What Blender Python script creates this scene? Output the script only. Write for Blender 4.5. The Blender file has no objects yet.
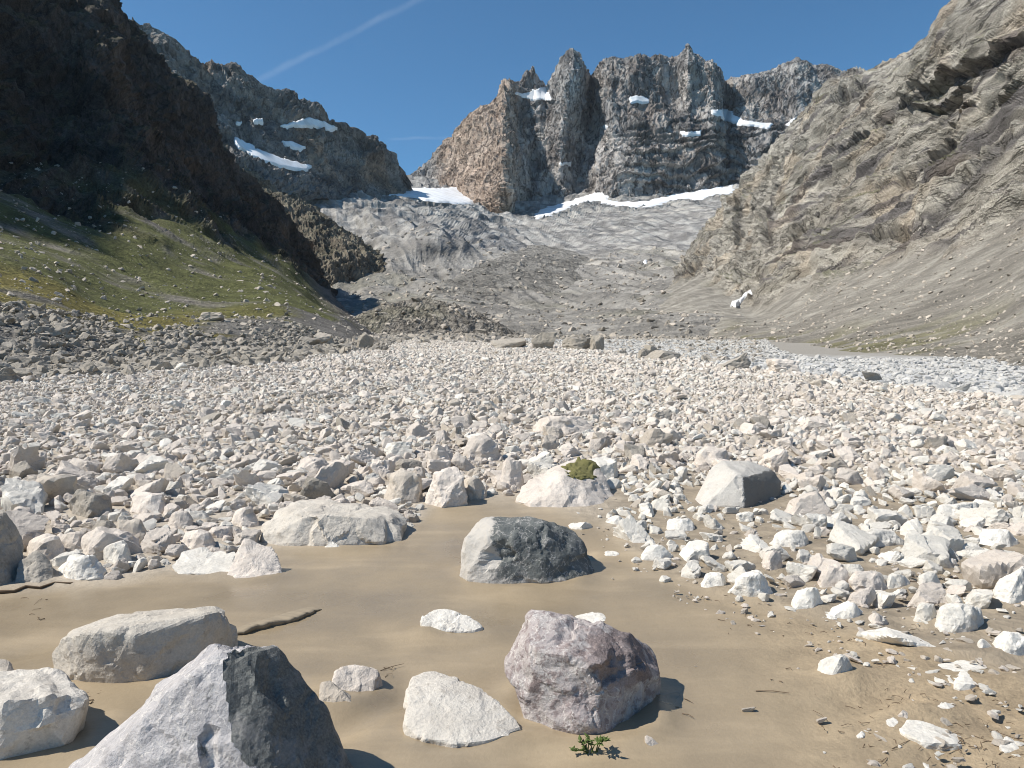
import bpy, bmesh, math, random
import numpy as np

# ------------------------------------------------------------------ camera, sky, sun, exposure
scene = bpy.context.scene
col = scene.collection
W, H, F = 1024, 768, 774.0
CAM_Z = 1.6
PITCH = math.atan(24 / F)                      # looking slightly down: horizon near row 360
SUN_EL, SUN_AZ = math.radians(49), math.radians(9)   # sun high on the left, a little behind the camera

cam_data = bpy.data.cameras.new('camera')
cam_data.sensor_width = 36.0
cam_data.lens = F / W * 36.0
cam_data.clip_start = 0.05
cam_data.clip_end = 60000
cam = bpy.data.objects.new('camera', cam_data)
cam.location = (0, 0, CAM_Z)
cam.rotation_euler = (math.pi / 2 - PITCH, 0, 0)
col.objects.link(cam)
scene.camera = cam

# vector from the scene towards the sun
SUN = np.array([-math.cos(SUN_EL) * math.cos(SUN_AZ), -math.cos(SUN_EL) * math.sin(SUN_AZ), math.sin(SUN_EL)])
sd = bpy.data.lights.new('sun', 'SUN')
sd.energy = 5.0
sd.angle = math.radians(0.53)
sd.color = (1.0, 0.943, 0.855)
sun = bpy.data.objects.new('sun', sd)
from mathutils import Vector, Matrix
sun.rotation_euler = Vector(SUN).to_track_quat('Z', 'Y').to_euler()
sun.location = (-200, -50, 400)
col.objects.link(sun)

world = bpy.data.worlds.new('World')
scene.world = world
world.use_nodes = True
wt = world.node_tree
wt.nodes.clear()
wo = wt.nodes.new('ShaderNodeOutputWorld')
bg = wt.nodes.new('ShaderNodeBackground')
sky = wt.nodes.new('ShaderNodeTexSky')
sky.sky_type = 'NISHITA'
sky.sun_disc = False
sky.sun_elevation = SUN_EL
# sky rotation: 0 = sun towards +Y, positive turns clockwise seen from above
sky.sun_rotation = math.atan2(SUN[0], SUN[1])
sky.altitude = 3000
sky.air_density = 1.0
sky.dust_density = 0.1
sky.ozone_density = 2.5
bg.inputs['Strength'].default_value = 0.1
wt.links.new(bg.outputs[0], wo.inputs[0])


def world_dir(px, py):
    fw = Vector((0, math.cos(PITCH), -math.sin(PITCH)))
    up = Vector((0, math.sin(PITCH), math.cos(PITCH)))
    return (fw + Vector((1, 0, 0)) * ((px - 512) / F) + up * ((384 - py) / F)).normalized()


def contrails():
    """faint high contrails: thin bands along great circles of the sky"""
    N, L = wt.nodes, wt.links
    tc = N.new('ShaderNodeTexCoord')
    nz = N.new('ShaderNodeTexNoise')
    nz.inputs['Scale'].default_value = 34
    nz.inputs['Detail'].default_value = 5
    L.new(tc.outputs['Generated'], nz.inputs['Vector'])
    prev = None
    for (a, b, width, amp) in (((255, 82), (425, -4), 0.006, 0.10), ((392, 139), (450, 137), 0.003, 0.09)):
        A, B = world_dir(*a), world_dir(*b)
        n = A.cross(B).normalized()
        mid = (A + B).normalized()
        half = A.angle(mid)
        d = N.new('ShaderNodeVectorMath'); d.operation = 'DOT_PRODUCT'
        d.inputs[1].default_value = n
        L.new(tc.outputs['Generated'], d.inputs[0])
        wob = N.new('ShaderNodeMath'); wob.operation = 'MULTIPLY_ADD'
        wob.inputs[1].default_value = 0.006; wob.inputs[2].default_value = -0.003
        L.new(nz.outputs[0], wob.inputs[0])
        ad = N.new('ShaderNodeMath'); ad.operation = 'ADD'
        L.new(d.outputs['Value'], ad.inputs[0]); L.new(wob.outputs[0], ad.inputs[1])
        ab = N.new('ShaderNodeMath'); ab.operation = 'ABSOLUTE'
        L.new(ad.outputs[0], ab.inputs[0])
        mr = N.new('ShaderNodeMapRange'); mr.interpolation_type = 'SMOOTHERSTEP'
        mr.inputs[1].default_value = 0.0; mr.inputs[2].default_value = width
        mr.inputs[3].default_value = 1.0; mr.inputs[4].default_value = 0.0
        L.new(ab.outputs[0], mr.inputs[0])
        d2 = N.new('ShaderNodeVectorMath'); d2.operation = 'DOT_PRODUCT'
        d2.inputs[1].default_value = mid
        L.new(tc.outputs['Generated'], d2.inputs[0])
        mr2 = N.new('ShaderNodeMapRange'); mr2.interpolation_type = 'SMOOTHSTEP'
        mr2.inputs[1].default_value = math.cos(half * 1.25); mr2.inputs[2].default_value = math.cos(half * 0.8)
        mr2.inputs[3].default_value = 0.0; mr2.inputs[4].default_value = amp
        L.new(d2.outputs['Value'], mr2.inputs[0])
        m = N.new('ShaderNodeMath'); m.operation = 'MULTIPLY'
        L.new(mr.outputs[0], m.inputs[0]); L.new(mr2.outputs[0], m.inputs[1])
        m2 = N.new('ShaderNodeMath'); m2.operation = 'MULTIPLY'
        L.new(m.outputs[0], m2.inputs[0]); L.new(nz.outputs[0], m2.inputs[1])
        if prev is None:
            prev = m2.outputs[0]
        else:
            s = N.new('ShaderNodeMath'); s.operation = 'ADD'
            L.new(prev, s.inputs[0]); L.new(m2.outputs[0], s.inputs[1]); prev = s.outputs[0]
    tint = N.new('ShaderNodeMix'); tint.data_type = 'RGBA'; tint.blend_type = 'MULTIPLY'
    tint.inputs[0].default_value = 1.0; tint.inputs[7].default_value = (0.62, 1.05, 1.16, 1)
    L.new(sky.outputs[0], tint.inputs[6])
    mix = N.new('ShaderNodeMix'); mix.data_type = 'RGBA'
    L.new(prev, mix.inputs[0])
    L.new(tint.outputs[2], mix.inputs[6])
    mix.inputs[7].default_value = (9, 9.5, 10, 1)
    L.new(mix.outputs[2], bg.inputs['Color'])


contrails()
scene.view_settings.view_transform = 'Standard'
scene.view_settings.look = 'None'
scene.view_settings.exposure = 0.28
scene.view_settings.gamma = 1.0
scene.render.resolution_x, scene.render.resolution_y = W, H
scene.render.engine = 'CYCLES'
scene.cycles.filter_width = 1.0

# ------------------------------------------------------------------ helpers
CP, SP = math.cos(PITCH), math.sin(PITCH)


def P(px, py, Y):
    """the point seen at a pixel, at distance Y along the valley"""
    u, v = (px - 512) / F, (384 - py) / F
    dy, dz = CP + v * SP, -SP + v * CP
    k = Y / dy
    return (u * k, Y, CAM_Z + dz * k)


def project(x, y, z):
    z = z - CAM_Z
    d = y * CP - z * SP
    d = np.where(d < 0.05, 0.05, d)
    v = y * SP + z * CP
    return 512 + F * x / d, 384 - F * v / d


_rs = np.random.RandomState(7)
_perm = _rs.permutation(512).astype(np.int64)
_perm = np.concatenate([_perm, _perm])
_g = _rs.normal(size=(512, 3)); _g /= np.linalg.norm(_g, axis=1)[:, None]


_gx, _gy, _gz = [np.ascontiguousarray(_g[:, k], np.float32) for k in range(3)]
_perm = _perm.astype(np.int32)


def noise(p, seed=0):
    """smooth gradient noise, about -1..1"""
    p = np.asarray(p, float) + seed * 17.371
    fl = np.floor(p)
    f = (p - fl).astype(np.float32)
    i = fl.astype(np.int32) & 511
    fx, fy, fz = f[:, 0], f[:, 1], f[:, 2]
    u, v, t = [a * a * a * (a * (a * 6 - 15) + 10) for a in (fx, fy, fz)]
    x0, y0, z0 = i[:, 0], i[:, 1], i[:, 2]
    x1, y1, z1 = (x0 + 1) & 511, (y0 + 1) & 511, (z0 + 1) & 511
    out = None
    px0, px1 = _perm[x0], _perm[x1]
    rows = []
    for (yy, dy) in ((y0, fy), (y1, fy - 1)):
        a0, a1 = _perm[px0 + yy], _perm[px1 + yy]
        for (zz, dz) in ((z0, fz), (z1, fz - 1)):
            h0, h1 = _perm[a0 + zz], _perm[a1 + zz]
            n0 = _gx[h0] * fx + _gy[h0] * dy + _gz[h0] * dz
            n1 = _gx[h1] * (fx - 1) + _gy[h1] * dy + _gz[h1] * dz
            rows.append(n0 + u * (n1 - n0))
    a = rows[0] + t * (rows[1] - rows[0]); b = rows[2] + t * (rows[3] - rows[2])
    return ((a + v * (b - a)) * 1.6).astype(float)


def fbm(p, octv=4, gain=0.5, lac=2.03, seed=0):
    s, a, n = 0, 1.0, 0
    for k in range(octv):
        s = s + a * noise(p * lac ** k, seed + k * 3.1)
        n += a; a *= gain
    return s / n


def ridged(p, octv=4, gain=0.55, lac=2.1, seed=0):
    """sharp crests, broad hollows; about -1..1"""
    s, a, n = 0, 1.0, 0
    for k in range(octv):
        r = 1 - np.abs(noise(p * lac ** k, seed + k * 5.7)) * 1.6
        s = s + a * r
        n += a; a *= gain
    return (s / n - 0.62) * 2.2


def sstep(a, b, x):
    t = np.clip((x - a) / (b - a), 0, 1)
    return t * t * (3 - 2 * t)


def in_poly(px, py, poly):
    px, py = np.asarray(px), np.asarray(py)
    inside = np.zeros(px.shape, bool)
    n = len(poly)
    for k in range(n):
        x1, y1 = poly[k]; x2, y2 = poly[(k + 1) % n]
        if y1 == y2:
            continue
        c = ((y1 > py) != (y2 > py)) & (px < (x2 - x1) * (py - y1) / (y2 - y1) + x1)
        inside ^= c
    return inside


def mesh_np(name, verts, faces, mat=None, colour=None, smooth=False, extra=None):
    """verts (n,3), faces (m,3|4)"""
    me = bpy.data.meshes.new(name)
    verts = np.asarray(verts, np.float32); faces = np.asarray(faces, np.int32)
    k = faces.shape[1]
    me.vertices.add(len(verts)); me.vertices.foreach_set('co', verts.ravel())
    me.loops.add(faces.size); me.loops.foreach_set('vertex_index', faces.ravel())
    me.polygons.add(len(faces))
    me.polygons.foreach_set('loop_start', np.arange(0, faces.size, k, dtype=np.int32))
    me.polygons.foreach_set('loop_total', np.full(len(faces), k, np.int32))
    me.polygons.foreach_set('use_smooth', np.asarray(smooth, bool) if np.ndim(smooth) else np.full(len(faces), smooth, bool))
    me.update(calc_edges=True)
    if colour is not None:
        a = me.attributes.new('Col', 'FLOAT_COLOR', 'POINT')
        c = np.ones((len(verts), 4), np.float32); c[:, :3] = colour
        a.data.foreach_set('color', c.ravel())
    for nm, arr in (extra or {}).items():
        a = me.attributes.new(nm, 'FLOAT', 'POINT')
        a.data.foreach_set('value', np.asarray(arr, np.float32))
    if mat:
        me.materials.append(mat)
    return me


def add(name, me, parent=None, **props):
    o = bpy.data.objects.new(name, me)
    col.objects.link(o)
    if parent:
        o.parent = parent
    for k, v in props.items():
        o[k] = v
    return o


def catmull(C, t):
    """C (n,...) control values, t in 0..n-1"""
    n = len(C)
    i = np.clip(np.floor(t).astype(int), 0, n - 2)
    f = (t - i).reshape((-1,) + (1,) * (C.ndim - 1))
    g = lambda k: C[np.clip(k, 0, n - 1)]
    p0, p1, p2, p3 = g(i - 1), g(i), g(i + 1), g(i + 2)
    return 0.5 * ((2 * p1) + (p2 - p0) * f + (2 * p0 - 5 * p1 + 4 * p2 - p3) * f ** 2 + (3 * p1 - p0 - 3 * p2 + p3) * f ** 3)


def linear(C, t):
    n = len(C)
    i = np.clip(np.floor(t).astype(int), 0, n - 2)
    f = (t - i).reshape((-1,) + (1,) * (C.ndim - 1))
    return C[i] * (1 - f) + C[i + 1] * f


def loft(ctrl, nu, nv, lin=0.0, vw=None):
    """ctrl[column][row] -> smooth grid (nu,nv,3); rows run foot -> crest -> back; vw = share of rows per span"""
    C = np.array(ctrl, float)
    tu = np.linspace(0, len(C) - 1, nu)
    G = catmull(C, tu) * (1 - lin) + linear(C, tu) * lin
    G = G.transpose(1, 0, 2)
    tv = np.linspace(0, len(G) - 1, nv)
    if vw is not None:
        w = np.concatenate([[0], np.cumsum(vw)]); w = w / w[-1]
        tv = np.interp(np.linspace(0, 1, nv), w, np.arange(len(G)))
    G2 = catmull(G, tv)
    return G2.transpose(1, 0, 2), np.repeat(tu[:, None], nv, 1), np.repeat(tv[None], nu, 0)


def grid_normals(G, lo=None):
    du = np.gradient(G, axis=0); dv = np.gradient(G, axis=1)
    n = np.cross(du, dv)
    n /= np.linalg.norm(n, axis=2)[..., None] + 1e-9
    return n


def grid_faces(nu, nv, flip):
    i = np.arange(nu * nv).reshape(nu, nv)
    f = np.stack([i[:-1, :-1], i[1:, :-1], i[1:, 1:], i[:-1, 1:]], -1).reshape(-1, 4)
    return f[:, ::-1] if flip else f


# ------------------------------------------------------------------ materials
def new_mat(name):
    m = bpy.data.materials.new(name)
    m.use_nodes = True
    nt = m.node_tree
    b = nt.nodes['Principled BSDF']
    b.inputs['Specular IOR Level'].default_value = 0.25
    return m, nt.nodes, nt.links, b


def mathn(N, L, op, a, b=None, c=None):
    m = N.new('ShaderNodeMath'); m.operation = op
    for k, v in enumerate((a, b, c)):
        if v is None:
            continue
        if isinstance(v, (int, float)):
            m.inputs[k].default_value = v
        else:
            L.new(v, m.inputs[k])
    return m.outputs[0]


def noise_node(N, L, vec, scale, detail=5, rough=0.6, typ='FBM'):
    n = N.new('ShaderNodeTexNoise')
    n.noise_type = typ
    n.inputs['Scale'].default_value = scale
    n.inputs['Detail'].default_value = detail
    n.inputs['Roughness'].default_value = rough
    L.new(vec, n.inputs['Vector'])
    return n.outputs[0]


def maprange(N, L, v, a, b, c, d):
    m = N.new('ShaderNodeMapRange')
    for k, q in enumerate((a, b, c, d)):
        m.inputs[k + 1].default_value = q
    L.new(v, m.inputs[0])
    return m.outputs[0]


def scale_col(N, L, colour, fac):
    m = N.new('ShaderNodeVectorMath'); m.operation = 'SCALE'
    L.new(colour, m.inputs[0]); L.new(fac, m.inputs['Scale'])
    return m.outputs[0]


def mixcol(N, L, fac, a, b, typ='MIX'):
    m = N.new('ShaderNodeMix'); m.data_type = 'RGBA'; m.blend_type = typ
    for k, v in ((0, fac), (6, a), (7, b)):
        if isinstance(v, (tuple, list)):
            m.inputs[k].default_value = (*v, 1)
        elif isinstance(v, (int, float)):
            m.inputs[k].default_value = v
        else:
            L.new(v, m.inputs[k])
    return m.outputs[2]


def terrain_mat(name, grain, bump_h, contrast=0.45, stretch=(1, 1, 1), rot=None, crack=0.5, basis=None, thin=0.035):
    """vertex colour broken up by grain; grain = size in metres of the finest detail that shows"""
    m, N, L, b = new_mat(name)
    at = N.new('ShaderNodeAttribute'); at.attribute_name = 'Col'
    rk = N.new('ShaderNodeAttribute'); rk.attribute_name = 'rock'
    ge = N.new('ShaderNodeNewGeometry')
    mp = N.new('ShaderNodeMapping')
    mp.inputs['Scale'].default_value = stretch
    if basis is None:
        L.new(ge.outputs['Position'], mp.inputs['Vector'])
    else:                                  # grain follows the rock's own layering
        cb = N.new('ShaderNodeCombineXYZ')
        for k in range(3):
            dt = N.new('ShaderNodeVectorMath'); dt.operation = 'DOT_PRODUCT'
            dt.inputs[1].default_value = tuple(basis[:, k])
            L.new(ge.outputs['Position'], dt.inputs[0]); L.new(dt.outputs['Value'], cb.inputs[k])
        L.new(cb.outputs[0], mp.inputs['Vector'])
    pos = mp.outputs[0]
    n1 = noise_node(N, L, pos, 1 / (grain * 7), 7, 0.72)
    n2 = noise_node(N, L, ge.outputs['Position'], 1 / (grain * 1.3), 3, 0.65)
    n3 = noise_node(N, L, pos, 1 / (grain * 16), 5, 0.6)
    cr = mathn(N, L, 'ABSOLUTE', mathn(N, L, 'SUBTRACT', n3, 0.5))
    cr = maprange(N, L, cr, 0.0, thin, 1.0, 0.0)
    cr = mathn(N, L, 'MULTIPLY', cr, mathn(N, L, 'MULTIPLY', rk.outputs['Fac'], crack))
    f1 = maprange(N, L, n1, 0.3, 0.7, 1 - contrast, 1 + contrast)
    f2 = maprange(N, L, n2, 0.3, 0.7, 1 - contrast * .7, 1 + contrast * .7)
    f = mathn(N, L, 'MULTIPLY', f1, f2)
    f = mathn(N, L, 'MULTIPLY', f, mathn(N, L, 'SUBTRACT', 1.0, cr))
    L.new(scale_col(N, L, at.outputs['Color'], f), b.inputs['Base Color'])
    b.inputs['Roughness'].default_value = 0.9
    h = mathn(N, L, 'ADD', mathn(N, L, 'MULTIPLY', n1, 2.2), n2)
    h = mathn(N, L, 'SUBTRACT', h, mathn(N, L, 'MULTIPLY', cr, 1.2))
    bu = N.new('ShaderNodeBump')
    bu.inputs['Strength'].default_value = 1.0
    bu.inputs['Distance'].default_value = bump_h
    L.new(h, bu.inputs['Height'])
    L.new(bu.outputs[0], b.inputs['Normal'])
    return m


def snow_mat():
    m, N, L, b = new_mat('snow')
    ge = N.new('ShaderNodeNewGeometry')
    n = noise_node(N, L, ge.outputs['Position'], 0.03, 5, 0.6)
    c = mixcol(N, L, maprange(N, L, n, 0.4, 0.7, 0, 1), (0.86, 0.88, 0.9), (0.66, 0.66, 0.65))
    L.new(c, b.inputs['Base Color'])
    b.inputs['Roughness'].default_value = 0.6
    return m


def stone_mat(name, base, alt, dark, bump=1.0, vein=None, patch=(0.55, 0.68), fine=1.0, dust=None, second=None):
    """dusty broken rock, in the stone's own coordinates"""
    m, N, L, b = new_mat(name)
    tc = N.new('ShaderNodeTexCoord')
    oi = N.new('ShaderNodeObjectInfo')
    off = N.new('ShaderNodeVectorMath'); off.operation = 'ADD'
    cmb = N.new('ShaderNodeCombineXYZ')
    r10 = mathn(N, L, 'MULTIPLY', oi.outputs['Random'], 37.0)
    L.new(r10, cmb.inputs[0]); L.new(r10, cmb.inputs[1])
    L.new(tc.outputs['Object'], off.inputs[0]); L.new(cmb.outputs[0], off.inputs[1])
    v = off.outputs[0]
    nA = noise_node(N, L, v, 1.6 * fine, 5, 0.65)
    nB = noise_node(N, L, v, 6.0 * fine, 6, 0.7)
    nC = noise_node(N, L, v, 30.0 * fine, 4, 0.7)
    c = mixcol(N, L, maprange(N, L, nA, 0.35, 0.65, 0, 1), base, alt)
    c = mixcol(N, L, maprange(N, L, nB, patch[0], patch[1], 0, 0.75), c, dark)
    if vein:
        vn = noise_node(N, L, v, 2.6 * fine, 4, 0.55)
        vv = mathn(N, L, 'ABSOLUTE', mathn(N, L, 'SUBTRACT', vn, 0.5))
        c = mixcol(N, L, maprange(N, L, vv, 0.0, 0.02, 0.85, 0), c, vein)
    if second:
        # the stone's second colour (dried mud coat, darker rock, shade painted on averted faces), where the 'tone' attribute says
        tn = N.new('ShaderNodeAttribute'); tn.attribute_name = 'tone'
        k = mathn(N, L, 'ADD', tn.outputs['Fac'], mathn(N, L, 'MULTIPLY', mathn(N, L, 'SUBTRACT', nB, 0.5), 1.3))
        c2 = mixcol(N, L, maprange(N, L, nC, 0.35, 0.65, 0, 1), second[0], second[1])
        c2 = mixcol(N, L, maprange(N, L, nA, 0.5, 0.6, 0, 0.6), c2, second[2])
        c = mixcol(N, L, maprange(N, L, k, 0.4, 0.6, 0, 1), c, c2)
    val = maprange(N, L, oi.outputs['Random'], 0, 1, 0.86, 1.1)
    fc = maprange(N, L, nC, 0.3, 0.7, 0.86, 1.14)
    c = scale_col(N, L, c, mathn(N, L, 'MULTIPLY', val, fc))
    L.new(c, b.inputs['Base Color'])
    b.inputs['Roughness'].default_value = 0.88
    h = mathn(N, L, 'ADD', mathn(N, L, 'MULTIPLY', nB, 1.0), mathn(N, L, 'MULTIPLY', nC, 0.35))
    bu = N.new('ShaderNodeBump')
    bu.inputs['Strength'].default_value = 0.55 * bump
    bu.inputs['Distance'].default_value = 0.05 / fine
    L.new(h, bu.inputs['Height'])
    L.new(bu.outputs[0], b.inputs['Normal'])
    return m


def ground_mat():
    m, N, L, b = new_mat('valley_ground')
    at = N.new('ShaderNodeAttribute'); at.attribute_name = 'Col'
    mu = N.new('ShaderNodeAttribute'); mu.attribute_name = 'mud'
    dry = N.new('ShaderNodeAttribute'); dry.attribute_name = 'dry'
    ge = N.new('ShaderNodeNewGeometry')
    pos = ge.outputs['Position']
    mp = N.new('ShaderNodeMapping'); mp.inputs['Scale'].default_value = (0.35, 1.5, 1)
    mp.inputs['Rotation'].default_value = (0, 0, 0.35)
    L.new(pos, mp.inputs['Vector'])
    streak = noise_node(N, L, mp.outputs[0], 1.4, 5, 0.6)
    soft = noise_node(N, L, pos, 0.9, 4, 0.55)
    grit = noise_node(N, L, pos, 60, 4, 0.7)
    mid = noise_node(N, L, pos, 7, 5, 0.65)
    peb = N.new('ShaderNodeTexVoronoi'); peb.inputs['Scale'].default_value = 5.0
    L.new(pos, peb.inputs['Vector'])
    # mud: pale streaks, darker damp patches, dry grit on the right bank
    fm = mathn(N, L, 'MULTIPLY', maprange(N, L, streak, 0.50, 0.72, 0.96, 1.28), maprange(N, L, soft, 0.35, 0.65, 0.86, 1.08))
    gd = mathn(N, L, 'MULTIPLY', mathn(N, L, 'SUBTRACT', grit, 0.5), mathn(N, L, 'MULTIPLY_ADD', dry.outputs['Fac'], 0.7, 0.22))
    md = mathn(N, L, 'MULTIPLY', mathn(N, L, 'SUBTRACT', mid, 0.5), mathn(N, L, 'MULTIPLY_ADD', dry.outputs['Fac'], 0.8, 0.16))
    fm = mathn(N, L, 'ADD', mathn(N, L, 'ADD', fm, gd), md)
    # elsewhere: gravel
    ps = N.new('ShaderNodeSeparateColor'); L.new(peb.outputs['Color'], ps.inputs[0])
    fg = mathn(N, L, 'MULTIPLY', maprange(N, L, ps.outputs[0], 0, 1, 0.86, 1.1), maprange(N, L, mid, 0.3, 0.7, 0.75, 1.2))
    mx = N.new('ShaderNodeMix'); mx.data_type = 'FLOAT'
    L.new(mu.outputs['Fac'], mx.inputs[0]); L.new(fg, mx.inputs[2]); L.new(fm, mx.inputs[3])
    L.new(scale_col(N, L, at.outputs['Color'], mx.outputs[0]), b.inputs['Base Color'])
    wet = maprange(N, L, soft, 0.38, 0.62, 0.26, 0.5)
    r = mathn(N, L, 'ADD', wet, mathn(N, L, 'MULTIPLY', dry.outputs['Fac'], 0.4))
    mr = N.new('ShaderNodeMix'); mr.data_type = 'FLOAT'
    L.new(mu.outputs['Fac'], mr.inputs[0]); mr.inputs[2].default_value = 0.95; L.new(r, mr.inputs[3])
    L.new(mr.outputs[0], b.inputs['Roughness'])
    b.inputs['Specular IOR Level'].default_value = 0.45
    hm = mathn(N, L, 'ADD', mathn(N, L, 'MULTIPLY', md, 1.2), mathn(N, L, 'ADD', mathn(N, L, 'MULTIPLY', streak, 0.10), mathn(N, L, 'MULTIPLY', gd, 0.25)))
    hg = mathn(N, L, 'ADD', mathn(N, L, 'MULTIPLY', mid, 1.6), mathn(N, L, 'MULTIPLY', grit, 0.25))
    mh = N.new('ShaderNodeMix'); mh.data_type = 'FLOAT'
    L.new(mu.outputs['Fac'], mh.inputs[0]); L.new(hg, mh.inputs[2]); L.new(hm, mh.inputs[3])
    bu = N.new('ShaderNodeBump'); bu.inputs['Strength'].default_value = 0.8
    bu.inputs['Distance'].default_value = 0.03
    L.new(mh.outputs[0], bu.inputs['Height'])
    L.new(bu.outputs[0], b.inputs['Normal'])
    return m


# ------------------------------------------------------------------ the valley ground
MUD_EDGE = [(-400, 640), (-60, 590), (0, 588), (100, 583), (170, 572), (240, 575), (262, 548), (330, 543), (410, 534), (440, 507), (500, 507), (545, 512), (600, 530),
            (640, 560), (700, 588), (760, 602), (830, 622), (910, 640), (1024, 680), (1300, 800)]
_my = np.array(MUD_EDGE, float)


def right_edge(y):
    return np.interp(y, [-50, 10, 14, 18, 22, 28, 39, 60, 100, 130], [60, 30, 16, 12.6, 12.6, 12.0, 11.0, 7.6, 3.0, -6])


def left_edge(y):
    return np.interp(y, [-60, 10, 25, 34, 66, 85, 110, 400], [-32, -19.5, -16.8, -14, -12, -14, -16, -60])


def mudness(x, y):
    """1 on the mud flat, 0 among the debris (decided on the flat ground plane)"""
    px, py = project(x, np.maximum(y, 0.4), np.zeros_like(x))
    lim = np.interp(px, _my[:, 0], _my[:, 1])
    return sstep(-10, 14, py - lim) * (y < 14)


def gz(x, y):
    x = np.asarray(x, float); y = np.asarray(y, float)
    p = np.stack([x, y, np.zeros_like(x)], -1)
    z = np.where(y < 100, 0.04 * np.log1p(np.exp(np.clip((y - 5.6) * 2.0, -40, 400))) / 2.0, 0.04 * 94.4 + 0.0357 * (y - 100))
    re = right_edge(y)
    drop = np.interp(y, [0, 12, 18, 30, 60, 200, 400, 600], [0, 0.0, 0.6, 1.3, 2.0, 3.4, 1.6, 0])
    z = z - drop * sstep(-1.0, 5.0, x - re)
    # behind the crest of the debris lobe the floor dips a little
    mud = mudness(x, y)
    lobe = (1 - mud) * sstep(4.5, 8.0, y) * (1 - sstep(110, 140, y))
    z = z + lobe * ((0.07 + 0.09 * sstep(10, 16, y)) * noise(p / 2.3, 3) + 0.28 * noise(p / 9.0, 4) * sstep(10, 25, y))
    z = z + lobe * 0.16 * (1 - sstep(-4, -1, -x)) * 0
    z = z + sstep(10, 60, y) * 0.25 * noise(p / 5.0, 9) * (1 - lobe) + sstep(120, 300, y) * 0.9 * noise(p / 30.0, 6)
    # mud: very gentle swells, low bank on the right, shallow step on the left
    z = z + mud * (0.012 * noise(p / 0.9, 11) + 0.03 * noise(p / 3.0, 12))
    z = z + 0.10 * sstep(1.3, 3.5, x - 0.15 * y) * (y < 14) * mud
    return z


def build_ground():
    # spacing grows with distance: fine near the camera, coarse far away
    a = np.linspace(-1, 1, 400)
    xs = np.sinh(a * 8.0) / np.sinh(8.0) * 1500
    b = np.linspace(-0.42, 1, 420)
    ys = 4.0 + np.sinh(b * 8.0) / np.sinh(8.0) * 2600
    X, Y = np.meshgrid(xs, ys, indexing='ij')
    x, y = X.ravel(), Y.ravel()
    z = gz(x, y)
    # beyond the valley head the sheet sinks under the mountains
    z = z - sstep(450, 800, y) * (y - 450) * 0.05
    p = np.stack([x, y, np.zeros_like(x)], -1)
    # silt banked up against, and scoured beside, the boulders standing in the mud
    for (hx, hy, ha, hb) in hero_xy:
        if hy > 6.5:
            continue
        k_ = (np.abs(x - hx) < ha + .6) & (np.abs(y - hy) < hb + .6)
        e_ = (np.hypot((x[k_] - hx) / (ha * .92), (y[k_] - hy) / (hb * .92)) - 1) * min(ha, hb)
        nz_ = noise(p[k_] * 3.5, 41)
        z[k_] += 0.030 * np.exp(-(e_ / 0.07) ** 2) * (0.6 + 0.9 * nz_) - 0.014 * np.exp(-((e_ - 0.2) / 0.10) ** 2) * (0.5 + nz_)
    mud = mudness(x, y)
    mudc = np.array([0.322, 0.257, 0.172])
    deb = np.array([0.42, 0.37, 0.305])
    riv = np.array([0.50, 0.50, 0.50])
    farc = np.array([0.30, 0.282, 0.25])
    n = fbm(p / 6.0, 3, seed=21)
    dist = np.hypot(x, y)
    c = np.repeat(deb[None], len(x), 0)
    k = sstep(-0.5, 2.0, x - right_edge(y) + n * 3)[:, None]
    c = c * (1 - k) + riv * k
    k = sstep(90, 160, y + n * 40 - 190 * sstep(0, 8, x - right_edge(np.minimum(y, 100)) - 0.02 * y) * (1 - sstep(0.16, 0.30, x / np.maximum(y, 1))))[:, None]
    c = c * (1 - k) + farc * k
    bk = (sstep(-0.5, 1.2, x - 0.06 * y) * (1 - sstep(8.5, 11, y)))[:, None]
    c = c * (1 - bk) + bk * np.array([0.30, 0.25, 0.185])
    c = c * (1 - mud[:, None]) + mudc * mud[:, None]
    dryv = sstep(0.1, 1.6, x - 0.17 * y + 0.25 * noise(p / 0.8, 31)) * mud
    c = c * (1 + 0.10 * dryv[:, None] * np.array([0.2, 0, -0.2]))
    me = mesh_np('ground', np.stack([x, y, z], -1), grid_faces(len(xs), len(ys), False), ground_mat(), c, True,
                 {'mud': mud, 'dry': dryv})
    return add('ground', me, kind='structure')


# ------------------------------------------------------------------ mountains
SNOW = snow_mat()


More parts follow.
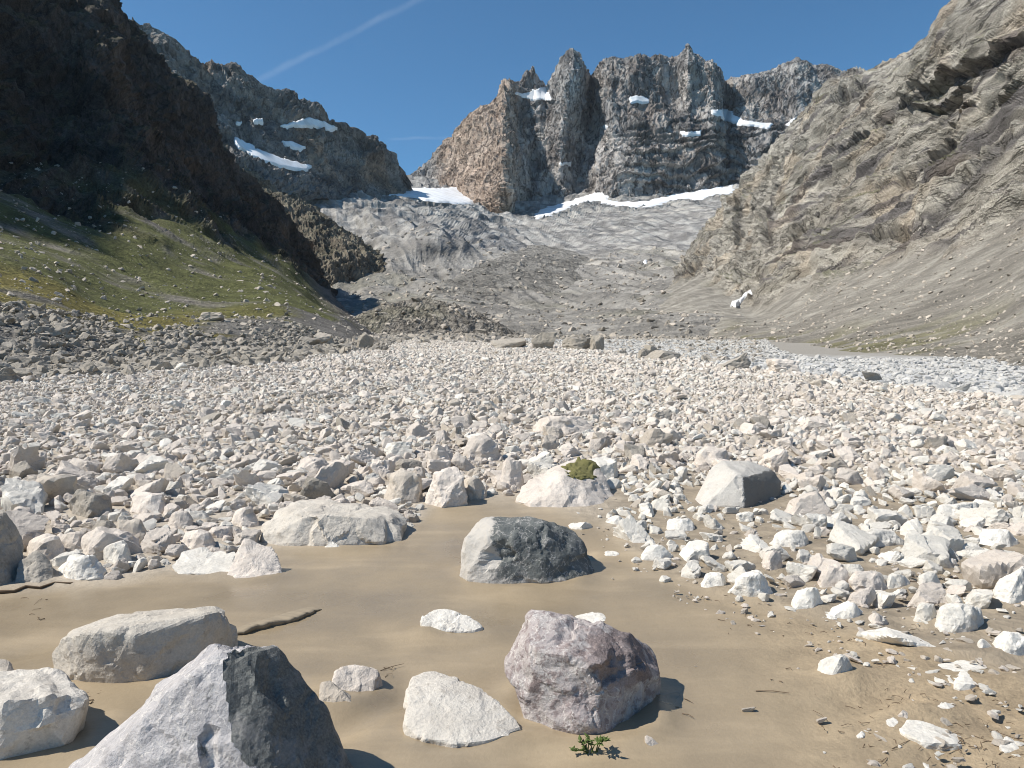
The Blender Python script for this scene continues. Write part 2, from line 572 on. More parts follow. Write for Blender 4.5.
def mountain(name, ctrl, nu, nv, disp, colour, mat, lin=0.0, flip=None, smooth=False, snow=(), snow_off=5.0, parent=None, vw=None):
    G, TU, TV = loft(ctrl, nu, nv, lin, vw)
    n = grid_normals(G)
    # normals point up / towards the valley
    flip = n[..., 2].mean() < 0
    if flip:
        n = -n
    p = G.reshape(-1, 3); nn = n.reshape(-1, 3); tu = TU.ravel(); tv = TV.ravel()
    low, d = disp(p, nn, tu, tv)
    d = d - d.mean() * 0.0
    q_low = p + nn * low[:, None]
    px, py = project(q_low[:, 0], q_low[:, 1], q_low[:, 2])
    wob = q_low / (0.012 * q_low[:, 1:2].mean() + 1)
    px = px + 2.2 * noise(wob, 51) + 1.5 * noise(wob * 2.7, 53); py = py + 1.6 * noise(wob, 52) + 1.1 * noise(wob * 2.7, 54)
    insides = [in_poly(px, py, poly) for poly in snow]
    calm = np.zeros(len(p))
    for ins in insides:
        calm = np.maximum(calm, ins * 0.93)
    d = d * (1 - calm)
    q = q_low + (nn * 0.8 + np.array([0, 0, 0.2])) * d[:, None]
    Q = q.reshape(nu, nv, 3)
    n2 = grid_normals(Q).reshape(-1, 3) * (-1 if flip else 1)
    c = colour(q, n2, tu, tv, d)
    c, rockm = c if isinstance(c, tuple) else (c, np.ones(len(q)))
    f = grid_faces(nu, nv, flip)
    if not smooth:
        smooth = rockm[f].mean(1) < 0.6      # scree and grass shade smoothly, rock stays faceted
    me = mesh_np(name, q, f, mat, c, smooth, {'rock': rockm})
    o = add(name, me, parent, kind='structure') if parent is None else add(name, me, parent)
    QL = q_low.reshape(nu, nv, 3)
    nl = grid_normals(QL).reshape(-1, 3) * (-1 if flip else 1)
    for ins in insides:
        fm = ins[f].all(1)
        if fm.sum() < 3:
            continue
        ff = f[fm]
        ids, inv = np.unique(ff, return_inverse=True)
        ff = inv.reshape(-1, 4)
        # rim vertices (not shared by four faces) tuck into the rock
        cnt = np.bincount(ff.ravel(), minlength=len(ids))
        off = np.where(cnt < 4, -0.4 * snow_off, snow_off)
        v = q_low[ids] + nl[ids] * off[:, None] * 0.7 + np.array([0, -0.3, 0.5]) * off[:, None]
        sm = mesh_np('snow_patch', v, ff, SNOW, None, True)
        add('snow_patch', sm, o)
    return o


def lerp(a, b, t):
    t = np.asarray(t)[:, None]
    return np.asarray(a) * (1 - t) + np.asarray(b) * t


# --- left near mountain: talus, grass slope, dark cliffs
def Pz(px, py, Y, dz=0.0):
    a = P(px, py, Y)
    return (a[0], a[1], a[2] + dz)


LM = [
    [(-40, -90, -3), (-60, -90, 5), (-100, -90, 20), (-150, -90, 45), (-300, -90, 180), (-450, -90, 370), (-800, -90, 250)],
    [(-22, 8, -2), (-34, 10, 3.2), (-66, 16, 14), (-112, 30, 36), (-270, 60, 165), (-445, 80, 392), (-800, 80, 250)],
    [Pz(-20, 392, 23, -1.5), P(0, 300, 55), P(0, 252, 105), P(0, 205, 170), P(-5, 100, 345), P(-75, -125, 555), (-800, 560, 200)],
    [Pz(110, 378, 29, -1.5), P(120, 333, 60), P(110, 290, 125), P(140, 226, 230), P(110, 110, 430), P(35, -50, 610), (-800, 650, 200)],
    [Pz(230, 368, 36, -1.5), P(225, 336, 75), P(200, 292, 160), P(215, 240, 300), P(165, 150, 560), P(66, -4, 690), (-750, 800, 200)],
    [Pz(320, 358, 50, -1.5), P(305, 337, 90), P(270, 285, 210), P(255, 250, 380), P(222, 200, 660), P(138, 56, 790), (-700, 950, 150)],
    [Pz(375, 352, 72, -1.5), P(345, 330, 130), P(303, 296, 260), P(282, 262, 450), P(250, 218, 760), P(200, 126, 860), (-600, 1050, 120)],
    [Pz(392, 348, 110, -2), P(362, 333, 200), P(325, 304, 400), P(308, 280, 620), P(284, 252, 850), P(246, 192, 930), (-520, 1150, 100)],
    [Pz(400, 344, 260, -6), P(360, 325, 480), P(345, 312, 700), P(333, 297, 880), P(318, 276, 960), P(296, 240, 1000), (-420, 1220, 60)],
    [Pz(380, 344, 420, -12), P(360, 330, 700), P(345, 322, 900), P(335, 312, 980), P(325, 300, 1040), P(315, 290, 1080), (-360, 1260, 30)],
]


def lm_disp(p, n, tu, tv):
    edge = 0.35 * noise(p / 70.0, 1) + 0.2 * noise(p / 25.0, 2)
    rock = sstep(2.85, 3.55, tv + edge)
    dist = np.clip(np.hypot(p[:, 0], p[:, 1]), 20, 2000)
    big = ridged(p / np.array([150, 150, 260.0]), 3, seed=5)
    low = rock * 11 * big * sstep(60, 300, dist)
    q = p + 12 * np.stack([noise(p / 40.0, 61), noise(p / 40.0, 62), noise(p / 40.0, 63)], -1)
    tilt = q @ np.array([[0.8, 0.1, 0.35], [-0.1, 1, 0.2], [-0.4, -.1, 0.9]])
    d = rock * (9 * ridged(tilt / np.array([42, 60, 70.0]), 4, 0.6, seed=8) + 3.0 * ridged(tilt / np.array([13, 20, 9.0]), 2, seed=12))
    slope = 1 - rock
    d = d + slope * np.clip(dist / 150, 0.25, 4) * (0.9 * fbm(p / 18.0, 2, 0.5, seed=14))
    d = d + slope * np.clip(dist / 200, 0.1, 3) * 0.9 * ridged(p / np.array([60, 30, 60.0]), 2, seed=15)
    return low, d


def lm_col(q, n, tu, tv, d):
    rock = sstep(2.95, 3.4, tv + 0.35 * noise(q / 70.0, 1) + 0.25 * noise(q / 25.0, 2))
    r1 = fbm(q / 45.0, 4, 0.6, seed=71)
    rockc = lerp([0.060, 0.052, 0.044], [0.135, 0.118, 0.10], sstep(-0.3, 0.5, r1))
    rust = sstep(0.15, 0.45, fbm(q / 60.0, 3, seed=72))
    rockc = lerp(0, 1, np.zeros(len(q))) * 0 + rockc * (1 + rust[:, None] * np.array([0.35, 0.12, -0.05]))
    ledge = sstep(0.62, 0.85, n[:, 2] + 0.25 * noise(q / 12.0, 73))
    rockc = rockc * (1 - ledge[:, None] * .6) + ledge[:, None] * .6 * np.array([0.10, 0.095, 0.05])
    # grass in streaks running downhill, scree between
    st = fbm(np.stack([q[:, 1] / 16, q[:, 0] / 60, q[:, 2] / 60], -1), 4, 0.55, seed=74)
    yellow = sstep(0.0, 0.5, 0.8 * noise(q / 30.0, 75) + (2.0 - tv) * 1.3 - 0.15) * sstep(170, 70, q[:, 1])
    gr = lerp([0.125, 0.132, 0.048], [0.20, 0.172, 0.05], yellow)
    scree = np.array([0.25, 0.23, 0.20])
    g = sstep(-0.22, 0.18, st + 0.28 * noise(q / 7.0, 76) + 0.5 * yellow + 0.32 - 0.15 * sstep(2.2, 3.2, tv))
    slope = lerp(0, 1, g) * 0 + scree * (1 - g[:, None]) + gr * g[:, None]
    # talus of grey blocks at the foot
    tal = 1 - sstep(0.85, 1.15, tv + 0.45 * noise(q / 14.0, 77) - 0.25 * noise(q / 5.0, 78) - 0.35 * sstep(2.5, 4.5, tu) + 0.0)
    far = sstep(6.3, 7.5, tu)
    slope = slope * (1 - far[:, None]) + far[:, None] * np.array([0.20, 0.18, 0.155])
    slope = slope * (1 - tal[:, None]) + tal[:, None] * np.array([0.19, 0.18, 0.165])
    return slope * (1 - rock[:, None]) + rockc * rock[:, None], rock


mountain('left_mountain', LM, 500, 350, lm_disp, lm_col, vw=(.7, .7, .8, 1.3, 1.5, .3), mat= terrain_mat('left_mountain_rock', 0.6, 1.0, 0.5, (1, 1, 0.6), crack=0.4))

# --- spur behind it, lit on its brown shoulder
SPUR = [
    [P(190, 223, 1050), P(190, 193, 1150), P(180, 133, 1350), P(240, 153, 1600), P(300, 193, 1700)],
    [P(237, 261, 1050), P(234, 226, 1150), P(230, 181, 1300), P(267, 196, 1500), P(332, 221, 1650)],
    [P(281, 287, 1050), P(276, 250, 1130), P(268, 197, 1270), P(296, 217, 1420), P(351, 240, 1550)],
    [P(315, 293, 1050), P(310, 258, 1110), P(308, 208, 1240), P(330, 231, 1360), P(375, 253, 1480)],
    [P(337, 293, 1050), P(337, 269, 1100), P(338, 231, 1210), P(357, 246, 1310), P(392, 263, 1400)],
    [P(357, 299, 1060), P(359, 277, 1100), P(362, 245, 1190), P(377, 257, 1260), P(407, 274, 1320)],
    [P(378, 309, 1080), P(381, 296, 1110), P(388, 275, 1170), P(398, 283, 1220), P(413, 291, 1270)],
    [P(399, 323, 1110), P(401, 317, 1130), P(402, 307, 1170), P(406, 309, 1200), P(414, 313, 1230)],
]


def rock_disp(a1, s1, a2, s2, seed, vert=1.6, low_a=0, low_s=200.0):
    def f(p, n, tu, tv):
        low = low_a * ridged(p / low_s, 2, seed=seed + 9) if low_a else np.zeros(len(p))
        q = p + 0.3 * s1 * np.stack([noise(p / s1, seed + 1), noise(p / s1, seed + 2), noise(p / s1, seed + 3)], -1)
        d = a1 * ridged(q / np.array([s1, s1, s1 * vert]), 5, 0.6, seed=seed) + a2 * ridged(q / np.array([s2, s2, s2 * vert]), 3, 0.6, seed=seed + 5)
        return low, d
    return f


def sp_col(q, n, tu, tv, d):
    r = fbm(q / 60.0, 4, 0.6, seed=81)
    c = lerp([0.17, 0.14, 0.105], [0.30, 0.26, 0.20], sstep(-0.35, 0.45, r))
    g = sstep(0.5, 0.8, n[:, 2] + 0.3 * noise(q / 25.0, 82)) * 0.6
    return c * (1 - g[:, None]) + g[:, None] * np.array([0.20, 0.19, 0.13])


mountain('rock_spur', SPUR, 260, 150, rock_disp(16, 75, 5, 18, 20), sp_col, terrain_mat('spur_rock', 1.6, 2.5, 0.4))

# --- far left ridge with snow patches
cr = [(40, -50, 1500), (105, 3, 1550), (150, 27, 1650), (198, 64, 1750), (222, 71, 1800), (242, 70, 1830), (272, 90, 1900), (312, 104, 2000), (345, 127, 2100), (366, 135, 2160), (380, 145, 2200), (398, 164, 2300), (410, 188, 2350)]
ft = [(90, 200, 1300), (150, 190, 1350), (200, 160, 1430), (232, 158, 1500), (245, 165, 1560), (262, 168, 1600), (290, 174, 1680), (325, 180, 1800), (352, 186, 1920), (370, 190, 2000), (385, 194, 2080), (400, 198, 2180), (412, 202, 2260)]
RIDGE = []
for (a, b) in zip(cr, ft):
    A, B = np.array(P(*a)), np.array(P(*b))
    m1, m2 = A * .35 + B * .65, A * .7 + B * .3
    RIDGE.append([tuple(B + (0, -60, -60)), tuple(B), tuple(m1 + (0, 25, -10)), tuple(m2 + (0, 10, 0)), tuple(A), tuple(A + (60, 250, -150)), tuple(A + (100, 700, -500))])


def rg_col(q, n, tu, tv, d):
    r = fbm(q / np.array([120, 120, 60.0]), 4, 0.6, seed=91)
    c = lerp([0.13, 0.125, 0.12], [0.30, 0.285, 0.265], sstep(-0.4, 0.4, r))
    rust = sstep(0.2, 0.5, noise(q / 140.0, 92))
    return c * (1 + rust[:, None] * np.array([0.25, 0.05, -0.1]))


ridge_snow = [
    [(234, 137), (245, 144), (262, 152), (285, 160), (313, 168), (308, 173), (285, 170), (262, 163), (246, 155), (236, 147)],
    [(276, 127), (292, 122), (309, 118), (326, 123), (340, 130), (330, 134), (318, 130), (300, 128), (285, 130)],
    [(251, 121), (262, 117), (265, 126), (255, 126)], [(281, 142), (292, 142), (307, 149), (300, 153), (285, 148)],
    [(322, 143), (332, 142), (330, 147)], [(228, 122), (243, 123), (240, 127)],
]
mountain('snowy_ridge', RIDGE, 330, 190, vw=(.2, 1, 1, 1.2, .3, .1), disp= rock_disp(22, 130, 7, 30, 30, 1.0), colour=rg_col, mat=terrain_mat('ridge_rock', 2.0, 3.0, 0.4, (1, 1, 0.7), crack=0.5), snow=ridge_snow, snow_off=5)

# --- central jagged massif
# px, crest row, foot row, depth offsets of crest / upper / lower / foot
DM = [(385, 195, 200, 0, 0, 0, 0), (405, 184, 195, 0, 0, 0, 0), (425, 167, 192, 0, 0, 0, 0), (438, 152, 196, 0, -30, -50, -50), (447, 140, 200, -10, -60, -90, -80), (456, 128, 206, -20, -80, -110, -100),
      (468, 115, 212, -40, -180, -255, -225), (480, 106, 220, -60, -255, -330, -285), (490, 101, 225, -70, -285, -405, -345), (497, 96, 227, -60, -300, -450, -390), (503, 83, 227, -50, -255, -450, -390), (510, 78, 226, -30, -165, -390, -330),
      (519, 79, 225, -10, 10, -120, -90), (526, 70, 222, 0, 50, -10, -10), (534, 66, 218, 0, 70, 60, 30), (540, 82, 216, 40, 30, 30, 0), (546, 87, 214, 60, 20, 20, 0), (553, 76, 212, 20, -10, 0, 0),
      (561, 61, 209, -20, -50, -30, 0), (568, 52, 208, -40, -70, 20, 20), (573, 48, 207, -50, -70, 90, 30), (579, 55, 206, -30, -30, 110, 30), (585, 68, 206, 10, 60, 60, 10), (591, 75, 205, 170, 240, 40, 0),
      (597, 68, 204, 60, 120, -20, -20), (602, 60, 203, -20, -40, -60, -30), (612, 57, 203, -30, -60, -120, -60), (624, 58, 202, -20, -40, -140, -70), (636, 54, 201, -40, -20, -150, -70), (648, 55, 200, -30, 10, -130, -70),
      (660, 52, 199, -40, 20, -120, -70), (668, 57, 199, 0, 20, -110, -60), (676, 57, 198, 10, 20, -90, -60), (683, 51, 198, -30, -10, -90, -50), (688, 45, 197, -50, -40, -90, -50), (694, 54, 196, -20, -30, -80, -40),
      (703, 59, 196, -30, -40, -70, -30), (712, 61, 195, -30, -50, -60, -20), (719, 68, 194, -10, -20, -30, -10), (725, 82, 194, 120, 150, 60, 20), (732, 77, 193, 60, 70, 20, 0), (748, 76, 191, 40, 20, -10, 0),
      (770, 71, 190, 40, 10, -30, 0), (788, 64, 188, 40, 10, -30, 0), (797, 58, 186, 30, 0, -30, 0), (812, 66, 184, 50, 10, -20, 0), (828, 66, 182, 60, 20, 0, 0), (846, 73, 180, 60, 20, 0, 0), (880, 84, 178, 60, 20, 0, 0), (930, 104, 178, 60, 20, 0, 0)]
MASSIF = []
for (px, c, f, dc, du, dl, df) in DM:
    cy, uy, ly, fy = c, c + (f - c) * .3, c + (f - c) * .62, f
    A = np.array(P(px, cy, 3060 + dc))
    MASSIF.append([Pz(px, fy, 2720 + df, -120), P(px, fy, 2760 + df), P(px, ly, 2860 + dl), P(px, uy, 2950 + du), tuple(A), tuple(A + (0, 160, -160)), tuple(A + (0, 700, -900))])


def ms_disp(p, n, tu, tv):
    q = p + 26 * np.stack([noise(p / 90.0, 101), noise(p / 90.0, 102), noise(p / 90.0, 103)], -1)
    flut = ridged(q / np.array([120, 170, 330.0]), 3, 0.5, seed=104)        # pillars and gullies
    diag = (q[:, 0] * 0.55 + q[:, 2] * 0.83)[:, None]
    blk = ridged(np.concatenate([diag / 60, q[:, 1:2] / 70, (q[:, 2:3] * .55 - q[:, 0:1] * .83) / 130], 1), 4, 0.6, seed=105)
    fine = ridged(q / np.array([24, 34, 38.0]), 3, 0.65, seed=106)
    t = q[:, 2] / 44.0 + 1.6 * noise(q / 150.0, 107) - (q[:, 0] - 400) / 260
    shelf = 1 - (t % 1.0)                                                   # ledges, strong low down on the right
    lowright = sstep(300, 480, p[:, 0]) * (1 - sstep(2.3, 2.9, tv))
    d = 18 * flut * (1 - 0.6 * lowright) + 12 * blk * (1 - 0.4 * lowright) + 7.5 * fine + (4 + 15 * lowright) * (shelf - 0.5)
    cr = sstep(3.2, 4.0, tv) * (1 - sstep(4.3, 5.0, tv))
    d = d * (1 - 0.5 * cr) + cr * 7 * ridged(q / np.array([20, 30, 60.0]), 2, seed=109)
    low = 42 * fbm(p / np.array([230, 230, 300.0]), 2, seed=116) * (1 - sstep(3.3, 3.9, tv)) * sstep(0.8, 1.5, tv)
    return low, d


def ms_col(q, n, tu, tv, d):
    px, py = project(q[:, 0], q[:, 1], q[:, 2])
    r = fbm(q / np.array([110, 110, 160.0]), 4, 0.6, seed=111)
    r2 = fbm(q / np.array([25, 25, 50.0]), 3, 0.6, seed=112)
    c = lerp([0.17, 0.16, 0.155], [0.52, 0.49, 0.46], sstep(-0.45, 0.45, r + 0.5 * r2))
    brown = (1 - sstep(505, 530, px + 12 * r2)) * sstep(425, 450, px)
    brown = np.maximum(brown, 0.25 * sstep(0.0, 0.35, noise(q / 160.0, 113)) * (px > 600) * (px < 720))
    brown = np.maximum(brown * 0.9, 0.1 * sstep(0.0, 0.5, noise(q / 220.0, 118)))
    c = c * (1 - brown[:, None]) + brown[:, None] * (c * 0.35 + 0.65 * np.array([0.58, 0.41, 0.285])) * (0.95 + 0.35 * r2[:, None])
    band = sstep(0.3, 0.8, np.sin(q[:, 2] / 22.0 + 4 * noise(q / 200.0, 114) + (q[:, 0] - 400) / 150)) * sstep(330, 480, q[:, 0]) * (1 - sstep(2.3, 2.9, tv))
    c = c * (1 - 0.35 * band[:, None])
    pale = sstep(0.1, 0.5, noise(q / np.array([60, 60, 150.0]), 115)) * 0.25
    return np.clip(c * (1 + pale[:, None]), 0.02, 0.72)


massif_snow = [
    [(512, 92), (525, 92), (545, 86), (553, 99), (540, 102), (522, 100)],
    [(533, 214), (545, 207), (562, 202), (585, 195), (602, 192), (614, 201), (640, 202), (670, 195), (735, 184), (736, 193), (715, 197), (700, 200), (680, 200), (655, 207), (630, 208), (612, 206), (596, 202), (575, 207), (548, 218), (532, 221)],
    [(627, 98), (638, 95), (649, 98), (650, 104), (630, 105)], [(706, 111), (719, 110), (727, 107), (740, 119), (775, 124), (768, 130), (730, 124)],
    [(679, 132), (702, 130), (702, 136), (682, 138)], [(554, 164), (573, 160), (571, 168)], [(784, 125), (796, 117), (796, 128)], [(600, 126), (609, 124), (606, 131)],
]
mountain('jagged_massif', MASSIF, 680, 240, ms_disp, ms_col, vw=(.15, 1.2, 1.2, 1.3, .35, .1), mat= terrain_mat('massif_rock', 2.6, 5.0, 0.36, (1, 1, 0.5), crack=0.7), lin=1.0, snow=massif_snow, snow_off=4)

# --- right mountain: scree fans, tan cliffs with slanting dark bands
RM = [
    [(60, -80, -3), (110, -80, 18), (185, -70, 60), (260, -60, 160), (380, -50, 330), (700, -50, 300)],
    [(46, 10, -2), (100, 30, 20), (185, 60, 60), (260, 90, 160), (380, 110, 330), (700, 110, 250)],
    [Pz(1300, 430, 45, -1.5), P(1250, 300, 110), P(1250, 130, 210), P(1220, 20, 290), P(1150, -110, 430), (750, 450, 200)],
    [Pz(1060, 382, 55, -1.5), P(1050, 305, 150), P(1050, 212, 270), P(1040, 110, 380), P(1040, -14, 540), (800, 560, 200)],
    [Pz(990, 374, 72, -1.5), P(985, 315, 190), P(985, 232, 310), P(985, 130, 440), P(1005, -6, 600), (850, 640, 250)],
    [Pz(940, 368, 92, -1.5), P(930, 322, 220), P(925, 250, 360), P(935, 165, 500), P(980, 20, 680), (900, 760, 300)],
    [Pz(880, 362, 120, -2), P(872, 326, 260), P(868, 266, 420), P(880, 190, 580), P(935, 44, 780), (900, 860, 320)],
    [Pz(820, 356, 170, -2), P(815, 330, 320), P(815, 278, 490), P(838, 200, 660), P(888, 69, 860), (900, 980, 320)],
    [Pz(770, 350, 240, -3), P(768, 328, 400), P(768, 297, 570), P(800, 210, 740), P(852, 82, 950), (900, 1100, 300)],
    [Pz(725, 345, 320, -4), P(730, 322, 480), P(752, 297, 660), P(775, 218, 840), P(815, 122, 1030), (850, 1250, 300)],
    [Pz(690, 342, 400, -6), P(700, 318, 580), P(722, 285, 780), P(748, 240, 930), P(782, 156, 1100), (800, 1400, 280)],
    [Pz(650, 338, 500, -8), P(672, 312, 690), P(700, 276, 880), P(722, 242, 1020), P(752, 190, 1180), (700, 1550, 250)],
    [Pz(630, 334, 620, -12), P(650, 306, 820), P(678, 282, 980), P(694, 262, 1080), P(718, 230, 1230), (620, 1650, 240)],
    [Pz(620, 330, 800, -20), P(640, 302, 1000), P(662, 290, 1100), P(674, 278, 1180), P(690, 262, 1290), (520, 1750, 230)],
]
_band_a = np.array(P(1010, 95, 450)); _band_b = np.array(P(820, 235, 640))
BAND = (_band_b - _band_a) / np.linalg.norm(_band_b - _band_a)
_nrm = np.array([-0.72, -0.1, 0.68])
_ac = np.cross(BAND, _nrm); _ac /= np.linalg.norm(_ac)
_nn = np.cross(_ac, BAND)
BASIS = np.stack([BAND, _ac, _nn], 1)


def rm_rock(p, tv, s=0.0):
    return sstep(1.75, 2.15, tv + 0.25 * noise(p / 60.0, 121) + 0.15 * noise(p / 20.0, 122) + s)


def rm_bands(p):
    q = p @ BASIS
    w = 7 * noise(p / 90.0, 123) + 2 * noise(p / 22.0, 124)
    q = q + np.stack([w * 0, w, w * 0], -1)
    return q


def saw(t):
    """slow rise then a sharp drop: a slab ending in an overhang"""
    f = t % 1.0
    return np.where(f < 0.68, f / 0.68, sstep(0, 1, (1 - f) / 0.32))


# long overhangs seen on the face (photo pixels): line, width in pixels
LEDGES = [([(1040, 30), (1005, 50), (985, 60), (950, 75), (915, 95), (878, 120)], 15), ([(1040, 112), (1000, 145), (975, 175), (945, 205), (928, 224)], 13),
          ([(952, 145), (925, 160), (903, 180)], 9), ([(972, 104), (942, 124)], 7), ([(862, 84), (836, 102)], 9), ([(868, 130), (838, 152)], 7),
          ([(906, 230), (870, 234)], 5), ([(771, 196), (769, 248)], 8), ([(815, 228), (794, 241)], 6), ([(702, 264), (672, 276)], 8), ([(905, 180), (878, 192)], 6),
          ([(1030, 205), (1005, 222)], 8), ([(845, 205), (818, 222)], 5), ([(960, 88), (925, 112)], 6), ([(740, 205), (736, 250)], 6), ([(1020, 85), (990, 108)], 7)]


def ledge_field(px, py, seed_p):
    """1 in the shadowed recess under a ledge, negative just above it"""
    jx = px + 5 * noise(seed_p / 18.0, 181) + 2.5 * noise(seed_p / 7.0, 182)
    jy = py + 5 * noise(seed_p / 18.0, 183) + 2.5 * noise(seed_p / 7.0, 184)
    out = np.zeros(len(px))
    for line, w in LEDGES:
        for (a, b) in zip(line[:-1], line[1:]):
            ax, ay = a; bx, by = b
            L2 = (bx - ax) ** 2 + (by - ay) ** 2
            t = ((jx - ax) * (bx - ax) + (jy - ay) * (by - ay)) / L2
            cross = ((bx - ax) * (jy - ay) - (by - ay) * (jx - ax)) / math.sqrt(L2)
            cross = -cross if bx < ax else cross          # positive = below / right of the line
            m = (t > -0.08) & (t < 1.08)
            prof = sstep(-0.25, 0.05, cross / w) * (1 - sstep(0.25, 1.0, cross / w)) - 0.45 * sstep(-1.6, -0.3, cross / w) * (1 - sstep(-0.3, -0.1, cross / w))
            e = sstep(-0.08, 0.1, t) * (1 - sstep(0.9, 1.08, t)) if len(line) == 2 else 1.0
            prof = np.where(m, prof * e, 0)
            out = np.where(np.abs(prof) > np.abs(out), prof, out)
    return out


def rm_disp(p, n, tu, tv):
    rock = rm_rock(p, tv)
    q = rm_bands(p)
    down = -q[:, 1] * np.sign(_ac[2])
    m1 = sstep(-0.25, 0.3, noise(q / np.array([120, 60, 120.0]), 125))
    m2 = sstep(-0.2, 0.35, noise(q / np.array([50, 26, 50.0]), 126))
    s1 = saw(down / 46.0 + 0.55 * noise(q / np.array([190, 60, 120.0]), 127)) - 0.5
    s2 = saw(down / 22.0 + 0.6 * noise(q / np.array([110, 34, 80.0]), 132)) - 0.5
    blk = ridged(p / np.array([55, 55, 80.0]), 3, 0.6, seed=128)
    fine = ridged(q / np.array([60, 10, 45.0]), 3, 0.6, seed=142)
    pil = sstep(8.2, 9.6, tu)         # left end of the mountain: upright pillars
    d = rock * ((1 - 0.75 * pil) * (13 * s1 * m1 + 7.0 * s2 * m2) + (6 + 9 * pil) * blk + 4.2 * fine)
    big = rock * 12 * fbm(p / 160.0, 2, seed=129)
    px, py = project(p[:, 0], p[:, 1], p[:, 2])
    dist_ = np.hypot(p[:, 0], p[:, 1])
    d = d - rock * 10 * ledge_field(px, py, p) * np.clip(dist_ / 600, .6, 1.3)
    dist = np.clip(np.hypot(p[:, 0], p[:, 1]), 30, 2000)
    sc = (1 - rock)
    d = d + sc * np.clip(dist / 350, 0.08, 3) * (0.9 * fbm(p / 20.0, 2, 0.5, seed=130) + 1.6 * fbm(np.stack([p[:, 0] / 90, p[:, 1] / 26, p[:, 2] / 90], -1), 3, seed=131))
    return big, d


def rm_col(q, n, tu, tv, d):
    rock = rm_rock(q, tv)
    b = rm_bands(q)
    band = fbm(b / np.array([150, 14, 120.0]), 3, 0.55, seed=133)
    band2 = fbm(b / np.array([60, 4.5, 60.0]), 3, 0.6, seed=134)
    tone = fbm(q / 60.0, 4, 0.6, seed=135)
    c = lerp([0.27, 0.25, 0.213], [0.54, 0.505, 0.435], sstep(-0.4, 0.4, 0.6 * tone + 0.5 * band))
    dk = 0.9 * sstep(0.10, 0.24, band + 0.25 * band2 + 0.10 * tone) * (1 - 0.7 * sstep(8.0, 9.5, tu))
    c = c * (1 - dk[:, None]) + dk[:, None] * np.array([0.13, 0.12, 0.118])  # dark strata, with the overhangs' shade included in their colour
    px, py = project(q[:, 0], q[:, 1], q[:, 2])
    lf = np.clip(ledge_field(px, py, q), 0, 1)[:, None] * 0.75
    c = c * (1 - lf) + lf * np.array([0.115, 0.108, 0.108])  # shade under the ledges painted into the rock colour
    rust = sstep(0.1, 0.45, noise(q / 45.0, 136)) * 0.5
    c = c * (1 + rust[:, None] * np.array([0.12, -0.02, -0.16]))
    pale = sstep(0.2, 0.5, band2 - 0.2 * tone) * 0.35
    c = c * (1 + pale[:, None])
    led = sstep(0.72, 0.92, n[:, 2] + 0.3 * noise(q / 30.0, 137)) * sstep(0.05, 0.35, noise(q / 70.0, 138)) * 0.75
    c = c * (1 - led[:, None]) + led[:, None] * np.array([0.15, 0.155, 0.07])
    # scree: streaks down the slope, some thin grass low down
    st = fbm(np.stack([q[:, 0] / 120, q[:, 1] / 22, q[:, 2] / 120], -1), 4, 0.55, seed=139)
    s = lerp([0.25, 0.232, 0.20], [0.385, 0.362, 0.315], sstep(-0.35, 0.35, st))
    g = sstep(-0.08, 0.22, st + 0.55 * noise(q / np.array([60, 34, 60.0]), 140) + 0.15 * noise(q / 6.0, 141)) * sstep(0.05, 0.3, tv) * (1 - sstep(0.7, 1.25, tv)) * (1 - sstep(8.5, 9.5, tu))
    s = s * (1 - 0.75 * g[:, None]) + 0.75 * g[:, None] * np.array([0.17, 0.16, 0.06])
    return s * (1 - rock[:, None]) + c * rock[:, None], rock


rm_snow = [[(728, 305), (740, 300), (752, 290), (755, 296), (748, 303), (735, 308)]]
mountain('right_mountain', RM, 660, 400, rm_disp, rm_col, vw=(.7, .7, 1.5, 1.7, .3), mat= terrain_mat('right_mountain_rock', 0.6, 1.3, 0.42, (0.22, 1.0, 0.6), crack=0.6, basis=BASIS, thin=0.025), snow=rm_snow, snow_off=3)

